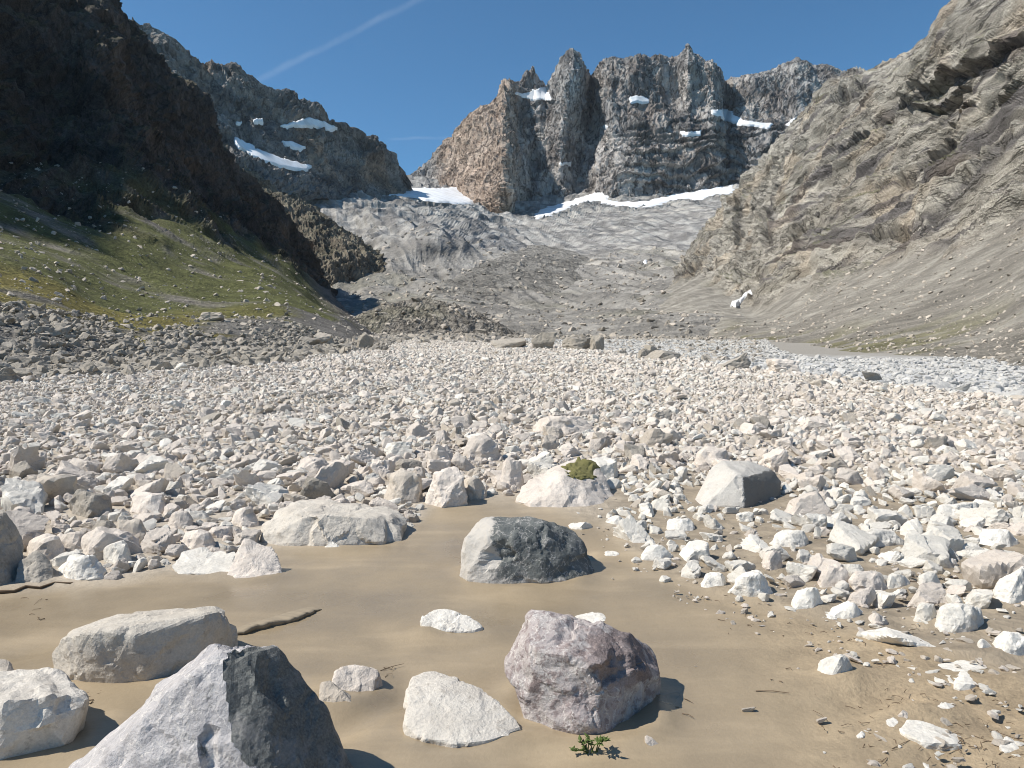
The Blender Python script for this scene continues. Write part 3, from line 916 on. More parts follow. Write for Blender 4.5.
# --- basin between the mountains: slabs, rubble
BAS = [
    [Pz(150, 345, 380, -25), P(180, 320, 700), P(200, 305, 900), P(200, 275, 1150), P(210, 235, 1450), P(215, 205, 1700), P(210, 185, 1950), P(200, 170, 2300), P(190, 150, 2800)],
    [Pz(300, 345, 380, -15), P(315, 322, 650), P(325, 305, 880), P(335, 285, 1080), P(330, 245, 1400), P(325, 205, 1750), P(325, 182, 2050), P(325, 175, 2300), P(325, 160, 2800)],
    [Pz(370, 342, 380, -10), P(375, 318, 640), P(378, 302, 860), P(380, 278, 1100), P(385, 240, 1330), P(380, 212, 1700), P(375, 194, 2080), P(375, 188, 2350), P(370, 176, 2800)],
    [Pz(430, 340, 380, -10), P(430, 312, 650), P(430, 292, 900), P(428, 268, 1180), P(428, 232, 1290), P(430, 218, 1700), P(430, 201, 2150), P(430, 190, 2450), P(430, 176, 2800)],
    [Pz(490, 339, 380, -10), P(490, 313, 650), P(490, 292, 920), P(490, 262, 1250), P(490, 246, 1480), P(495, 230, 1850), P(495, 214, 2300), P(490, 204, 2560), P(490, 190, 2900)],
    [Pz(550, 338, 380, -10), P(550, 319, 600), P(550, 302, 850), P(550, 276, 1180), P(550, 252, 1550), P(548, 235, 1900), P(545, 216, 2350), P(545, 206, 2640), P(545, 190, 3000)],
    [Pz(610, 337, 380, -10), P(610, 322, 560), P(610, 300, 840), P(610, 272, 1200), P(610, 248, 1600), P(608, 228, 2050), P(605, 209, 2500), P(605, 200, 2680), P(605, 185, 3000)],
    [Pz(670, 337, 380, -10), P(668, 322, 540), P(665, 302, 800), P(662, 275, 1150), P(662, 248, 1600), P(664, 224, 2100), P(668, 203, 2550), P(668, 196, 2690), P(668, 180, 3000)],
    [Pz(760, 340, 380, -10), P(755, 325, 520), P(750, 305, 760), P(745, 280, 1100), P(740, 250, 1550), P(740, 215, 2150), P(740, 194, 2600), P(740, 188, 2720), P(740, 172, 3000)],
    [Pz(900, 345, 380, -20), P(890, 330, 520), P(880, 310, 760), P(870, 285, 1100), P(860, 250, 1550), P(860, 215, 2150), P(860, 190, 2600), P(860, 182, 2720), P(860, 165, 3000)],
]


def bs_disp(p, n, tu, tv):
    slab = sstep(3.3, 4.2, tv + 0.4 * noise(p / 150.0, 151)) * (1 - 0.75 * sstep(3.9, 4.9, tu) * (1 - sstep(5.5, 6.2, tv)))
    q = p + 20 * np.stack([noise(p / 80.0, 152), noise(p / 80.0, 153), noise(p / 80.0, 154)], -1)
    d = slab * (14 * ridged(q / np.array([170, 130, 90.0]), 3, 0.45, seed=155) + 4 * ridged(q / np.array([40, 60, 30.0]), 2, 0.5, seed=157))
    d = d + (1 - slab) * (5 * fbm(p / 90.0, 3, seed=158) + 3.2 * fbm(p / 22.0, 4, 0.6, seed=159))
    low = 10 * fbm(p / 260.0, 2, seed=160)
    d = d + 6 * ridged(np.stack([(p[:, 0] + 0.25 * p[:, 1]) / 60, p[:, 1] / 420, p[:, 2] / 300], -1), 3, 0.5, seed=166) * sstep(1.0, 2.0, tv)
    return low, d


def bs_col(q, n, tu, tv, d):
    slab = sstep(3.3, 4.1, tv + 0.4 * noise(q / 150.0, 151))
    r = fbm(q / 60.0, 4, 0.6, seed=161)
    c = lerp([0.21, 0.20, 0.182], [0.335, 0.32, 0.292], sstep(-0.35, 0.35, r))
    sl = lerp([0.19, 0.183, 0.174], [0.42, 0.405, 0.375], sstep(-0.45, 0.45, r + 0.5 * noise(q / 22.0, 162)))
    steep = 1 - sstep(0.35, 0.65, n[:, 2])
    sl = sl * (1 - 0.35 * steep[:, None])
    c = c * (1 - slab[:, None]) + sl * slab[:, None]
    gul = fbm(np.stack([(q[:, 0] + 0.25 * q[:, 1]) / 28, q[:, 1] / 260, q[:, 2] / 200], -1), 4, 0.55, seed=165)
    c = c * (1 + 0.45 * gul[:, None])
    green = sstep(0.1, 0.45, noise(q / 120.0, 163)) * (1 - slab) * 0.35
    c = c * (1 - green[:, None]) + green[:, None] * np.array([0.17, 0.165, 0.11])
    wh = sstep(0.18, 0.4, fbm(q / np.array([70, 60, 30.0]), 3, seed=164)) * sstep(4.6, 6.0, tu) * sstep(2.4, 3.4, tv) * (1 - sstep(5.8, 6.8, tv)) * 0.85
    c = c * (1 - wh[:, None]) + wh[:, None] * np.array([0.52, 0.485, 0.43])
    return c


basin_snow = [
    [(378, 194), (390, 189), (410, 186), (440, 187), (468, 185), (485, 199), (470, 206), (440, 203), (415, 199), (395, 198)],
    [(640, 262), (652, 256), (646, 266)],
    list(massif_snow[1]),
]
mountain('glacial_basin', BAS, 270, 380, bs_disp, bs_col, vw=(.6, .9, 1, 1.2, 1, .8, .5, .3), mat= terrain_mat('basin_rock', 2.0, 1.4, 0.24, crack=0.25), snow=basin_snow, snow_off=2.5)


# --- moraines
def tent(crest, front, back, drop_f, drop_b, profile=0.55):
    out = []
    for c in crest:
        A = np.array(P(*c))
        f = A + np.array([front[0], front[1], -drop_f]); b = A + np.array([back[0], back[1], -drop_b])
        out.append([tuple(f), tuple(A * profile + f * (1 - profile) + (0, 0, -0.04 * drop_f)), tuple(A), tuple(A * .5 + b * .5), tuple(b)])
    return out


def mor_disp(p, n, tu, tv):
    return np.zeros(len(p)), 2.4 * fbm(p / 30.0, 4, 0.6, seed=171) + 1.1 * ridged(p / 7.0, 3, seed=172)


def mor_col(q, n, tu, tv, d):
    r = fbm(q / 14.0, 4, 0.65, seed=173)
    c = lerp([0.22, 0.20, 0.17], [0.36, 0.33, 0.285], sstep(-0.35, 0.35, r))
    g = sstep(0.1, 0.4, noise(q / 40.0, 174)) * 0.35
    return c * (1 - g[:, None]) + g[:, None] * np.array([0.15, 0.15, 0.08])


MOR1 = tent([(330, 331, 440), (352, 318, 450), (378, 307, 460), (402, 301, 470), (428, 298, 480), (455, 304, 480), (478, 313, 480), (500, 325, 475), (522, 335, 470), (545, 343, 460)], (0, -130), (0, 140), 44, 40)
mountain('moraine_mound', MOR1, 220, 110, mor_disp, mor_col, terrain_mat('moraine_rubble', 1.0, 1.4, 0.5))


def mor2_disp(p, n, tu, tv):
    return np.zeros(len(p)), 4 * fbm(p / 50.0, 4, 0.6, seed=175) + 1.6 * ridged(p / 15.0, 3, seed=176)


def mor2_col(q, n, tu, tv, d):
    r = fbm(q / 40.0, 4, 0.6, seed=177)
    return lerp([0.19, 0.18, 0.16], [0.29, 0.275, 0.245], sstep(-0.35, 0.35, r))


MOR2 = []
for (px, py, Y) in [(425, 300, 820), (440, 288, 900), (455, 279, 980), (472, 271, 1070), (490, 262, 1170), (508, 255, 1290), (522, 250, 1390), (536, 245, 1500)]:
    A = np.array(P(px, py, Y))
    MOR2.append([tuple(A + (-45, 30, -45)), tuple(A + (-14, 10, -17)), tuple(A), tuple(A + (90, -40, -24)), tuple(A + (200, -100, -75))])
mountain('moraine_ridge', MOR2, 200, 100, mor2_disp, mor2_col, terrain_mat('moraine_gravel', 1.6, 1.8, 0.35))

# ------------------------------------------------------------------ stones
ICO = {}


def ico(sub):
    if sub not in ICO:
        bm = bmesh.new()
        bmesh.ops.create_icosphere(bm, subdivisions=sub, radius=1.0)
        bm.verts.ensure_lookup_table()
        v = np.array([x.co[:] for x in bm.verts]); f = np.array([[q.index for q in fc.verts] for fc in bm.faces])
        bm.free()
        ICO[sub] = (v / np.linalg.norm(v, axis=1)[:, None], f)
    return ICO[sub]


def radial(dirs, planes, dists, soft):
    """distance to the cut block along each direction, edges slightly worn"""
    dn = dirs @ planes.T
    r = np.where(dn > 0.02, dists[None] / np.maximum(dn, 0.02), 50.0)
    r = np.minimum(r, 50)
    k = soft
    m = r.min(1)
    return m - k * m * (np.log(np.exp(-(r / m[:, None] - 1) / k).sum(1)))


def facets(w, seed, cells, step, tilt):
    """broken faces: every cell of the surface is its own slightly turned and set-back plane"""
    rs = np.random.RandomState(seed)
    c = w[rs.randint(0, len(w), cells)]
    ext = np.ptp(w, axis=0).mean() / 2
    f = 1.0 / ext
    ww = w + 0.13 * ext * np.stack([noise(w * 2.6 * f, seed + 1), noise(w * 2.6 * f, seed + 2), noise(w * 2.6 * f, seed + 3)], -1)
    c = c * np.array([1, 1, 1.0])
    best = np.full(len(w), 1e9); sec = np.full(len(w), 1e9)
    k = np.zeros(len(w), int); k2 = np.zeros(len(w), int)
    for n_ in range(cells):
        d = ((ww - c[n_]) ** 2).sum(1)
        m = d < best
        m2 = (~m) & (d < sec)
        sec[m] = best[m]; k2[m] = k[m]
        best[m] = d[m]; k[m] = n_
        sec[m2] = d[m2]; k2[m2] = n_
    off = rs.uniform(-1, 1, cells) * step
    tl = rs.normal(size=(cells, 3)) * tilt
    va = off[k] + np.einsum('ij,ij->i', tl[k], (ww - c[k]) * f)
    vb = off[k2] + np.einsum('ij,ij->i', tl[k2], (ww - c[k2]) * f)
    gap = (np.sqrt(sec) - np.sqrt(best)) * f
    t = 0.5 + 0.5 * sstep(0, 0.10, gap)
    return va * t + vb * (1 - t)


def random_block(seed, sub, dims=(1, .75, .55), cuts=9, soft=0.03, rough=0.05):
    rs = np.random.RandomState(seed)
    v, f = ico(sub)
    ax = np.array([[1, 0, 0], [-1, 0, 0], [0, 1, 0], [0, -1, 0], [0, 0, 1], [0, 0, -1.0]]) + rs.normal(scale=.28, size=(6, 3))
    rd = rs.normal(size=(cuts, 3))
    pl = np.concatenate([ax, rd]); pl /= np.linalg.norm(pl, axis=1)[:, None]
    ds = np.concatenate([rs.uniform(.55, .85, 6), rs.uniform(.62, .95, cuts)])
    r = radial(v, pl, ds, soft)
    q = v * r[:, None]
    r2 = 1 + rough * (0.9 * fbm(q * 2.2, 3, 0.55, seed=seed) + 0.6 * ridged(q * 4.5, 3, 0.55, seed=seed + 3)) * 1.2
    r2 = r2 + facets(q * np.array(dims), seed + 11, 22, 0.025, 0.12)
    q = q * r2[:, None] * np.array(dims)
    q -= (q.max(0) + q.min(0)) / 2
    q /= (q[:, 0].max() - q[:, 0].min()) / 2     # half width 1 along x
    return q, f


M_PALE = stone_mat('pale_dusty_stone', (0.66, 0.60, 0.535), (0.58, 0.52, 0.46), (0.43, 0.375, 0.325), fine=2.0)
M_WHITE = stone_mat('white_dusty_stone', (0.72, 0.69, 0.63), (0.64, 0.61, 0.55), (0.49, 0.455, 0.40), fine=2.0)
M_BEIGE = stone_mat('beige_stone', (0.54, 0.485, 0.415), (0.46, 0.41, 0.35), (0.33, 0.29, 0.24), fine=2.0)
M_GREY = stone_mat('grey_stone', (0.40, 0.365, 0.315), (0.31, 0.283, 0.245), (0.20, 0.185, 0.155), fine=2.0)
M_TALUS = stone_mat('grey_talus_stone', (0.37, 0.335, 0.285), (0.28, 0.255, 0.215), (0.17, 0.155, 0.13), fine=2.0)
M_RIVER = stone_mat('washed_river_stone', (0.55, 0.54, 0.515), (0.47, 0.46, 0.44), (0.34, 0.335, 0.32), fine=1.0)

rng = np.random.RandomState(11)

# ---- hand placed boulders: outline points seen in the photograph, each with its own depth behind the front foot
heroes = []       # (px, py, half width px, short phrase)
hero_xy = []      # plan footprint (x, y, r)


def base_dist(py):
    """distance of the flat ground at an image row"""
    v = (384 - py) / F
    dy, dz = CP + v * SP, -SP + v * CP
    t = -CAM_Z / dz
    return t * dy


def hull_planes(pts):
    bm = bmesh.new()
    for p in pts:
        bm.verts.new(p)
    r = bmesh.ops.convex_hull(bm, input=bm.verts)
    bmesh.ops.recalc_face_normals(bm, faces=bm.faces)
    pl, ds = [], []
    cen = np.mean([v.co[:] for v in bm.verts if v.link_faces], axis=0)
    for f in bm.faces:
        n = np.array(f.normal[:])
        if np.linalg.norm(n) < .5 or f.calc_area() < 1e-7:
            continue
        d = float(np.dot(n, np.array(f.verts[0].co[:]) - cen))
        if d < 0:
            n, d = -n, -d
        pl.append(n); ds.append(max(d, 1e-3))
    bm.free()
    return np.array(pl), np.array(ds), cen


def hero(label, py_base, pts, mat, sub=5, soft=0.015, rough=0.03, zoff=0.0, seed=1, phrase=None, name='boulder', fscale=None, dig=0.12, group=None, base=None, tone=None, dents=(), chips=10):
    """pts: (px, py, depth) with depth in metres behind the front foot line"""
    d0 = base if base is not None else base_dist(py_base)
    mx_ = float(np.mean([a for a, b, c in pts]))
    if base is None and d0 > 5.5:
        for it in range(6):
            x_, y_, z_ = P(mx_, py_base, d0)
            d0 *= (CAM_Z - gz(np.array([x_]), np.array([y_]))[0]) / (CAM_Z - z_)
        base = d0
    W3 = np.array([P(a, b, d0 + c) for a, b, c in pts])
    if base is None:
        g = gz(W3[:, 0], W3[:, 1]).mean()
    else:
        g = gz(np.array([W3[:, 0].mean()]), np.array([d0]))[0]
    lo = W3[:, 2] < g + 0.06
    W3[lo, 2] = np.minimum(W3[lo, 2], g + 0.02)
    # continue the block into the ground
    foot = W3.copy(); cen = W3.mean(0)
    foot[:, :2] = cen[:2] + (W3[:, :2] - cen[:2]) * 0.96
    foot = foot[lo] if lo.any() else foot
    foot[:, 2] = g - dig
    W3 = np.concatenate([W3, foot])
    size = np.ptp(W3[:, 0])
    pl, ds, cen = hull_planes(W3)
    v, f = ico(sub)
    # knock off corners with extra cuts close to the surface
    rs = np.random.RandomState(seed * 7 + 1)
    cn = rs.normal(size=(chips, 3)); cn[:, 2] = np.abs(cn[:, 2]) * .8; cn /= np.linalg.norm(cn, axis=1)[:, None]
    sup = ((W3 - cen) @ cn.T).max(0)
    pl = np.concatenate([pl, cn]); ds = np.concatenate([ds, sup * rs.uniform(.86, .98, chips)])
    r = radial(v, pl, ds, soft)
    q = v * r[:, None]
    s = size * 0.5
    w = q / s
    n = 0.55 * fbm(w * 1.7, 4, 0.55, seed=seed) + 0.6 * ridged(w * 2.6, 4, 0.5, seed=seed + 4) + 0.12 * ridged(w * 14, 3, 0.6, seed=seed + 8)
    # stepped fracture planes
    tiltv = np.array([0.5, 0.35, 0.8]); tiltv /= np.linalg.norm(tiltv)
    st = (w @ tiltv) * 5 + 1.2 * noise(w * 1.4, seed + 20)
    n = n + 0.25 * (np.abs((st % 1) - 0.5) * 2 - 0.5)
    nd = q / np.linalg.norm(q, axis=1)[:, None]
    hn = pl[np.argmin(np.where(v @ pl.T > 0.02, ds[None] / np.maximum(v @ pl.T, 0.02), 50), axis=1)]
    n = n * 0.6 + facets(w, seed + 40, 22, 0.4, 1.5) + facets(w, seed + 41, 80, 0.25, 1.4) + (0.5 * facets(w, seed + 42, 260, 0.3, 1.6) if sub > 4 else 0)
    # thin slabs stay thin: no more relief than a share of the depth below the surface
    lim = np.clip(np.einsum('ij,ij->i', q, hn) / s, 0.15, 1.0)
    q = q + (0.5 * nd + 0.5 * hn) * (n * rough * s * np.sqrt(lim))[:, None]
    wq = q + cen
    qx, qy = project(wq[:, 0], wq[:, 1], wq[:, 2])
    facing = np.einsum('ij,ij->i', nd, wq - np.array([0, 0, CAM_Z])) < 0
    jx = qx + 5 * noise(w * 4.0, seed + 30) + 3 * noise(w * 11.0, seed + 31); jy = qy + 5 * noise(w * 4.0, seed + 32) + 3 * noise(w * 11.0, seed + 33)
    for (poly, amt) in dents:
        dist_ = np.full(len(jx), 1e9)
        for (a_, b_) in zip(poly, poly[1:] + poly[:1]):
            ex, ey = b_[0] - a_[0], b_[1] - a_[1]
            t_ = np.clip(((jx - a_[0]) * ex + (jy - a_[1]) * ey) / (ex * ex + ey * ey), 0, 1)
            dist_ = np.minimum(dist_, np.hypot(jx - a_[0] - t_ * ex, jy - a_[1] - t_ * ey))
        dist_ = np.where(in_poly(jx, jy, poly), dist_, -dist_)
        k_ = sstep(-1.0, 5.0, dist_) * facing
        q = q - nd * (amt * k_ * (0.8 + 0.5 * noise(w * 5.0, seed + 34)))[:, None]
    wq = q + cen
    extra = None
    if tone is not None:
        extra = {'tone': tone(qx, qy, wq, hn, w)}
    origin = np.array([cen[0], cen[1], g])
    q = q + cen - origin
    k = s / 0.9 if fscale is None else fscale
    me = mesh_np(name, q, f, mat, None, False, extra)
    o = add(name, me, None, label=label, category='rock')
    if group:
        o['group'] = group
    o.location = origin
    xs = W3[:, 0]; ys = W3[:, 1]
    hero_xy.append((cen[0], cen[1], 0.5 * np.ptp(xs), 0.5 * np.ptp(ys)))
    if phrase:
        a = np.array(pts)
        heroes.append((a[:, 0].mean(), py_base, phrase))
    return o


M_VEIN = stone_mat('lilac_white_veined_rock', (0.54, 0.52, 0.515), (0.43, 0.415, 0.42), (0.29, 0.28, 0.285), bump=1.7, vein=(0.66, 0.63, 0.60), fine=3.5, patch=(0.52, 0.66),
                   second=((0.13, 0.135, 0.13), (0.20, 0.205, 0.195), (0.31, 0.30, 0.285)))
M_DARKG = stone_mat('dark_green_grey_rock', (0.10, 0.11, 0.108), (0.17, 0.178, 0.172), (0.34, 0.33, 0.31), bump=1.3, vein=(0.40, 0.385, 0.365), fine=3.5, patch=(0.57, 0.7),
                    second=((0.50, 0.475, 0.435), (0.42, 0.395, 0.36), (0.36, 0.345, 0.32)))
M_PURP = stone_mat('purple_white_rock', (0.47, 0.435, 0.415), (0.36, 0.315, 0.31), (0.21, 0.165, 0.16), bump=1.7, vein=(0.60, 0.57, 0.54), fine=4.5, patch=(0.49, 0.60),
                   second=((0.17, 0.14, 0.13), (0.26, 0.21, 0.205), (0.36, 0.31, 0.30)))
M_DUST = stone_mat('dusty_white_slab_rock', (0.60, 0.565, 0.51), (0.50, 0.465, 0.415), (0.33, 0.30, 0.265), bump=1.4, fine=3.0, patch=(0.56, 0.66))
M_SIDE = stone_mat('white_rock_grey_shaded_side', (0.66, 0.63, 0.575), (0.58, 0.55, 0.50), (0.47, 0.44, 0.395), bump=1.0, fine=3.0, second=((0.22, 0.21, 0.19), (0.28, 0.265, 0.24), (0.25, 0.24, 0.22)))  # second colour: greyer rock plus painted shade for the right side
M_SLAB = stone_mat('dusty_brown_slab', (0.63, 0.585, 0.515), (0.54, 0.495, 0.43), (0.38, 0.34, 0.29), bump=1.3, fine=3.0)


# 1 near foreground boulder: pale left face, darker rock on the right face with its shade painted in
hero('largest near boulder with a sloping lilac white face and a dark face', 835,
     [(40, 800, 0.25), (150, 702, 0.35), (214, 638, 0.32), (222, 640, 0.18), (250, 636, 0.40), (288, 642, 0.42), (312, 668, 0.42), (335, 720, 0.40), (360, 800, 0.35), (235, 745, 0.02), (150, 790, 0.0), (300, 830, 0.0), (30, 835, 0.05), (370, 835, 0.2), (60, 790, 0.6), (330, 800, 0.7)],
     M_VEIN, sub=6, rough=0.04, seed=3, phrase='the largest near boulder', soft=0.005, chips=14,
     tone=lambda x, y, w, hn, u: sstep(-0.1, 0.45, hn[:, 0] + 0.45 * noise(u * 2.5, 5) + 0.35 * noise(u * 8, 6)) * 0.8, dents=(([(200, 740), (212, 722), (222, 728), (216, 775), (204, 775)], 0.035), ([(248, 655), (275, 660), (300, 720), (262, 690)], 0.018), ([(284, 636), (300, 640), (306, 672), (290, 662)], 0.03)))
# 2 beige block behind it
hero('long beige block with a sunlit flat top and shaded front', 690,
     [(47, 650, 0.1), (58, 640, 0.35), (70, 625, 0.4), (120, 612, 0.55), (205, 607, 0.6), (222, 612, 0.5), (232, 634, 0.45), (218, 612, 0.25), (66, 632, 0.08), (130, 628, 0.04), (55, 672, 0.05), (90, 684, 0.1), (150, 690, 0.06), (200, 685, 0.2), (235, 670, 0.4), (70, 650, 0.7), (210, 650, 0.8)],
     M_SLAB, sub=6, rough=0.03, seed=5, phrase='the long beige block', soft=0.006)
# 3 left edge block
hero('pale block cut by the left edge with dark underside', 762,
     [(-60, 690, 0.2), (-20, 672, 0.35), (40, 668, 0.4), (62, 672, 0.4), (88, 700, 0.35), (86, 730, 0.3), (60, 742, 0.1), (0, 760, 0.0), (-60, 765, 0.0), (10, 700, 0.0), (85, 692, 0.2), (-50, 700, 0.5), (60, 700, 0.6)],
     M_DUST, sub=5, rough=0.035, seed=6, phrase='the pale block at the left edge', soft=0.008)
# off to the left: its shadow reaches into the picture
hero('grey boulder just outside the left edge casting a shadow', 660,
     [(-160, 600, 0.2), (-110, 575, 0.3), (-60, 580, 0.3), (-38, 620, 0.3), (-40, 655, 0.1), (-120, 662, 0.0), (-165, 655, 0.1), (-100, 620, 0.6)], M_GREY, sub=4, seed=7)
hero('small rounded grey stone at the left edge above the pale block', 688,
     [(-25, 668, 0.1), (-5, 656, 0.12), (12, 662, 0.12), (17, 675, 0.1), (5, 686, 0.0), (-20, 688, 0.0), (0, 670, 0.25)], M_BEIGE, sub=4, seed=8)
# right of the near boulder
hero('pair block right of the near boulder, larger upper stone', 700,
     [(332, 668, 0.1), (350, 664, 0.15), (378, 668, 0.15), (383, 684, 0.15), (372, 700, 0.03), (345, 702, 0.0), (330, 690, 0.0), (355, 670, 0.35)], M_PALE, sub=5, seed=9, rough=0.05)
hero('low pale stone touching the near boulder, in front of its neighbour', 713,
     [(318, 680, 0.1), (330, 678, 0.12), (352, 690, 0.1), (357, 702, 0.02), (340, 712, 0.0), (318, 712, 0.0), (335, 690, 0.25)], M_BEIGE, sub=5, seed=10, rough=0.05)
# white slab in the middle
hero('smooth white slab half sunk in mud beside the purple boulder', 745,
     [(410, 672, 0.45), (416, 667, 0.5), (440, 667, 0.5), (470, 678, 0.4), (500, 700, 0.25), (524, 722, 0.12), (490, 738, 0.0), (470, 742, -0.02), (430, 735, 0.0), (402, 733, 0.05), (408, 700, 0.2), (445, 690, 0.25), (528, 726, 0.12)],
     M_DUST, sub=6, rough=0.035, seed=12, phrase='the smooth white slab', soft=0.02, dig=0.05)
# purple boulder
hero('rounded purple and white boulder with dark hollow in the mud', 731,
     [(500, 655, 0.25), (506, 640, 0.32), (522, 615, 0.35), (545, 606, 0.42), (566, 608, 0.42), (605, 622, 0.35), (640, 640, 0.35), (655, 658, 0.35), (662, 675, 0.35), (655, 695, 0.28), (630, 715, 0.12), (600, 730, 0.0), (575, 728, 0.0), (530, 717, 0.08), (508, 690, 0.15), (503, 672, 0.2), (525, 650, 0.10), (575, 655, 0.02), (600, 665, 0.0), (635, 665, 0.14), (550, 640, 0.8), (640, 660, 0.7)],
     M_PURP, sub=6, rough=0.05, seed=13, phrase='the purple boulder', soft=0.010, chips=14,
     tone=lambda x, y, w, hn, u: np.maximum(np.maximum(0.9 - 0.9 * sstep(0.3, 1.2, np.hypot((x - 622) / 50, (y - 664) / 28) + 0.5 * noise(u * 4, 8)), 0.7 - 0.7 * sstep(0.2, 1.1, np.hypot((x - 536) / 20, (y - 684) / 26) + 0.6 * noise(u * 5, 9))), 0.72 * (1 - sstep(0.3, 1.1, np.hypot((x - 612) / 55, (y - 645) / 26) + 0.4 * noise(u * 4, 7)))),  # darker tone around the hollows and the upper right
     dents=(([(588, 670), (622, 652), (652, 655), (648, 668), (600, 688)], 0.04), ([(560, 618), (582, 618), (572, 640), (552, 648)], 0.03)))
hero('small dark-edged pale slab behind the purple boulder', 640,
     [(572, 616, 0.1), (590, 611, 0.15), (606, 613, 0.15), (606, 620, 0.05), (590, 630, 0), (572, 632, 0)], M_WHITE, sub=4, seed=14)
hero('white wedge lying alone on mud left of the purple boulder', 634,
     [(419, 620, 0.05), (424, 611, 0.12), (450, 608, 0.18), (462, 612, 0.15), (484, 624, 0.08), (482, 631, 0.02), (455, 634, 0), (425, 633, 0), (445, 612, 0.3)], M_WHITE, sub=5, seed=15, rough=0.05, phrase='the white wedge')
hero('tiny pale stone touching the white wedge', 635,
     [(408, 631, 0.02), (414, 626, 0.04), (421, 628, 0.04), (423, 634, 0), (410, 635, 0)], M_PALE, sub=3, seed=16)
# dark boulder
hero('dark grey angular boulder with white left side standing in mud', 585,
     [(462, 570, 0.15), (464, 535, 0.25), (474, 519, 0.35), (490, 517, 0.3), (520, 517, 0.3), (548, 516, 0.35), (562, 520, 0.4), (578, 532, 0.4), (590, 555, 0.4), (594, 568, 0.3), (585, 580, 0.1), (550, 583, 0.0), (490, 586, 0.0), (468, 578, 0.05), (500, 530, 0.08), (540, 530, 0.12), (520, 525, 0.9), (480, 530, 0.8), (575, 540, 0.85)],
     M_DARKG, sub=6, rough=0.045, seed=17, phrase='the dark mud boulder', soft=0.005, chips=14,
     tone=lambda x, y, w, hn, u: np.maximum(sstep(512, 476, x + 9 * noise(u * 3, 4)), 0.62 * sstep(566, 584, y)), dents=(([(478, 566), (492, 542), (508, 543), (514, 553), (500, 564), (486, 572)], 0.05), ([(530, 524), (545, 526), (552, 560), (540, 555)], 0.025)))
# brown slab and wedges left of it
hero('wide brown-grey slab at the edge of the mud', 547,
     [(264, 520, 0.4), (270, 510, 0.5), (290, 500, 0.7), (330, 499, 0.8), (365, 504, 0.7), (400, 512, 0.6), (410, 522, 0.5), (411, 534, 0.3), (385, 540, 0.1), (340, 545, 0.0), (290, 546, 0.0), (268, 540, 0.1), (300, 514, 0.1), (370, 518, 0.15), (330, 515, 1.2)],
     M_SLAB, sub=6, rough=0.045, seed=18, phrase='the wide brown-grey slab', soft=0.01)
hero('small white stone in front of the wide brown-grey slab', 549, [(322, 544, 0.02), (330, 539, 0.05), (338, 541, 0.05), (341, 547, 0), (326, 549, 0)], M_WHITE, sub=3, seed=19)
hero('low white slab leading to a spiky stone at the mud edge', 575,
     [(172, 566, 0.1), (178, 552, 0.4), (200, 547, 0.5), (235, 552, 0.4), (240, 570, 0.0), (200, 574, 0), (175, 573, 0.02)], M_WHITE, sub=5, seed=20, rough=0.05, phrase='the low mud edge slab')
hero('spiky pale grey stone with a concave back at the mud edge', 579,
     [(226, 572, 0.05), (240, 540, 0.25), (246, 537, 0.3), (272, 545, 0.28), (278, 550, 0.25), (268, 556, 0.2), (284, 571, 0.1), (262, 578, 0), (235, 579, 0)], M_PALE, sub=5, seed=21, rough=0.06)
# mossy boulder, boulder with dark side, blocks of the debris front
hero('broad pale boulder with a green moss patch on its top', 508,
     [(506, 500, 0.3), (530, 480, 0.6), (548, 468, 0.8), (570, 460, 1.0), (592, 462, 1.0), (604, 478, 0.8), (618, 500, 0.5), (612, 508, 0.2), (580, 510, 0.0), (530, 508, 0.05), (560, 480, 0.25), (585, 475, 1.6)],
     M_PALE, sub=5, rough=0.05, seed=22, phrase='the mossy boulder')
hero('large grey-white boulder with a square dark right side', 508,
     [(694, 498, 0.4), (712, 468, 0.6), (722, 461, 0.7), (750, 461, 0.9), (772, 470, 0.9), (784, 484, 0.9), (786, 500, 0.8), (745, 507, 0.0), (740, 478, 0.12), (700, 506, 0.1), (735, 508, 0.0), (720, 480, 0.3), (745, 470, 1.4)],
     M_SIDE, sub=5, rough=0.025, tone=lambda x, y, w, hn, u: sstep(0.3, 0.5, hn[:, 0]) * (x > 735) * 0.9, seed=23, phrase='the boulder with a dark side', soft=0.006)
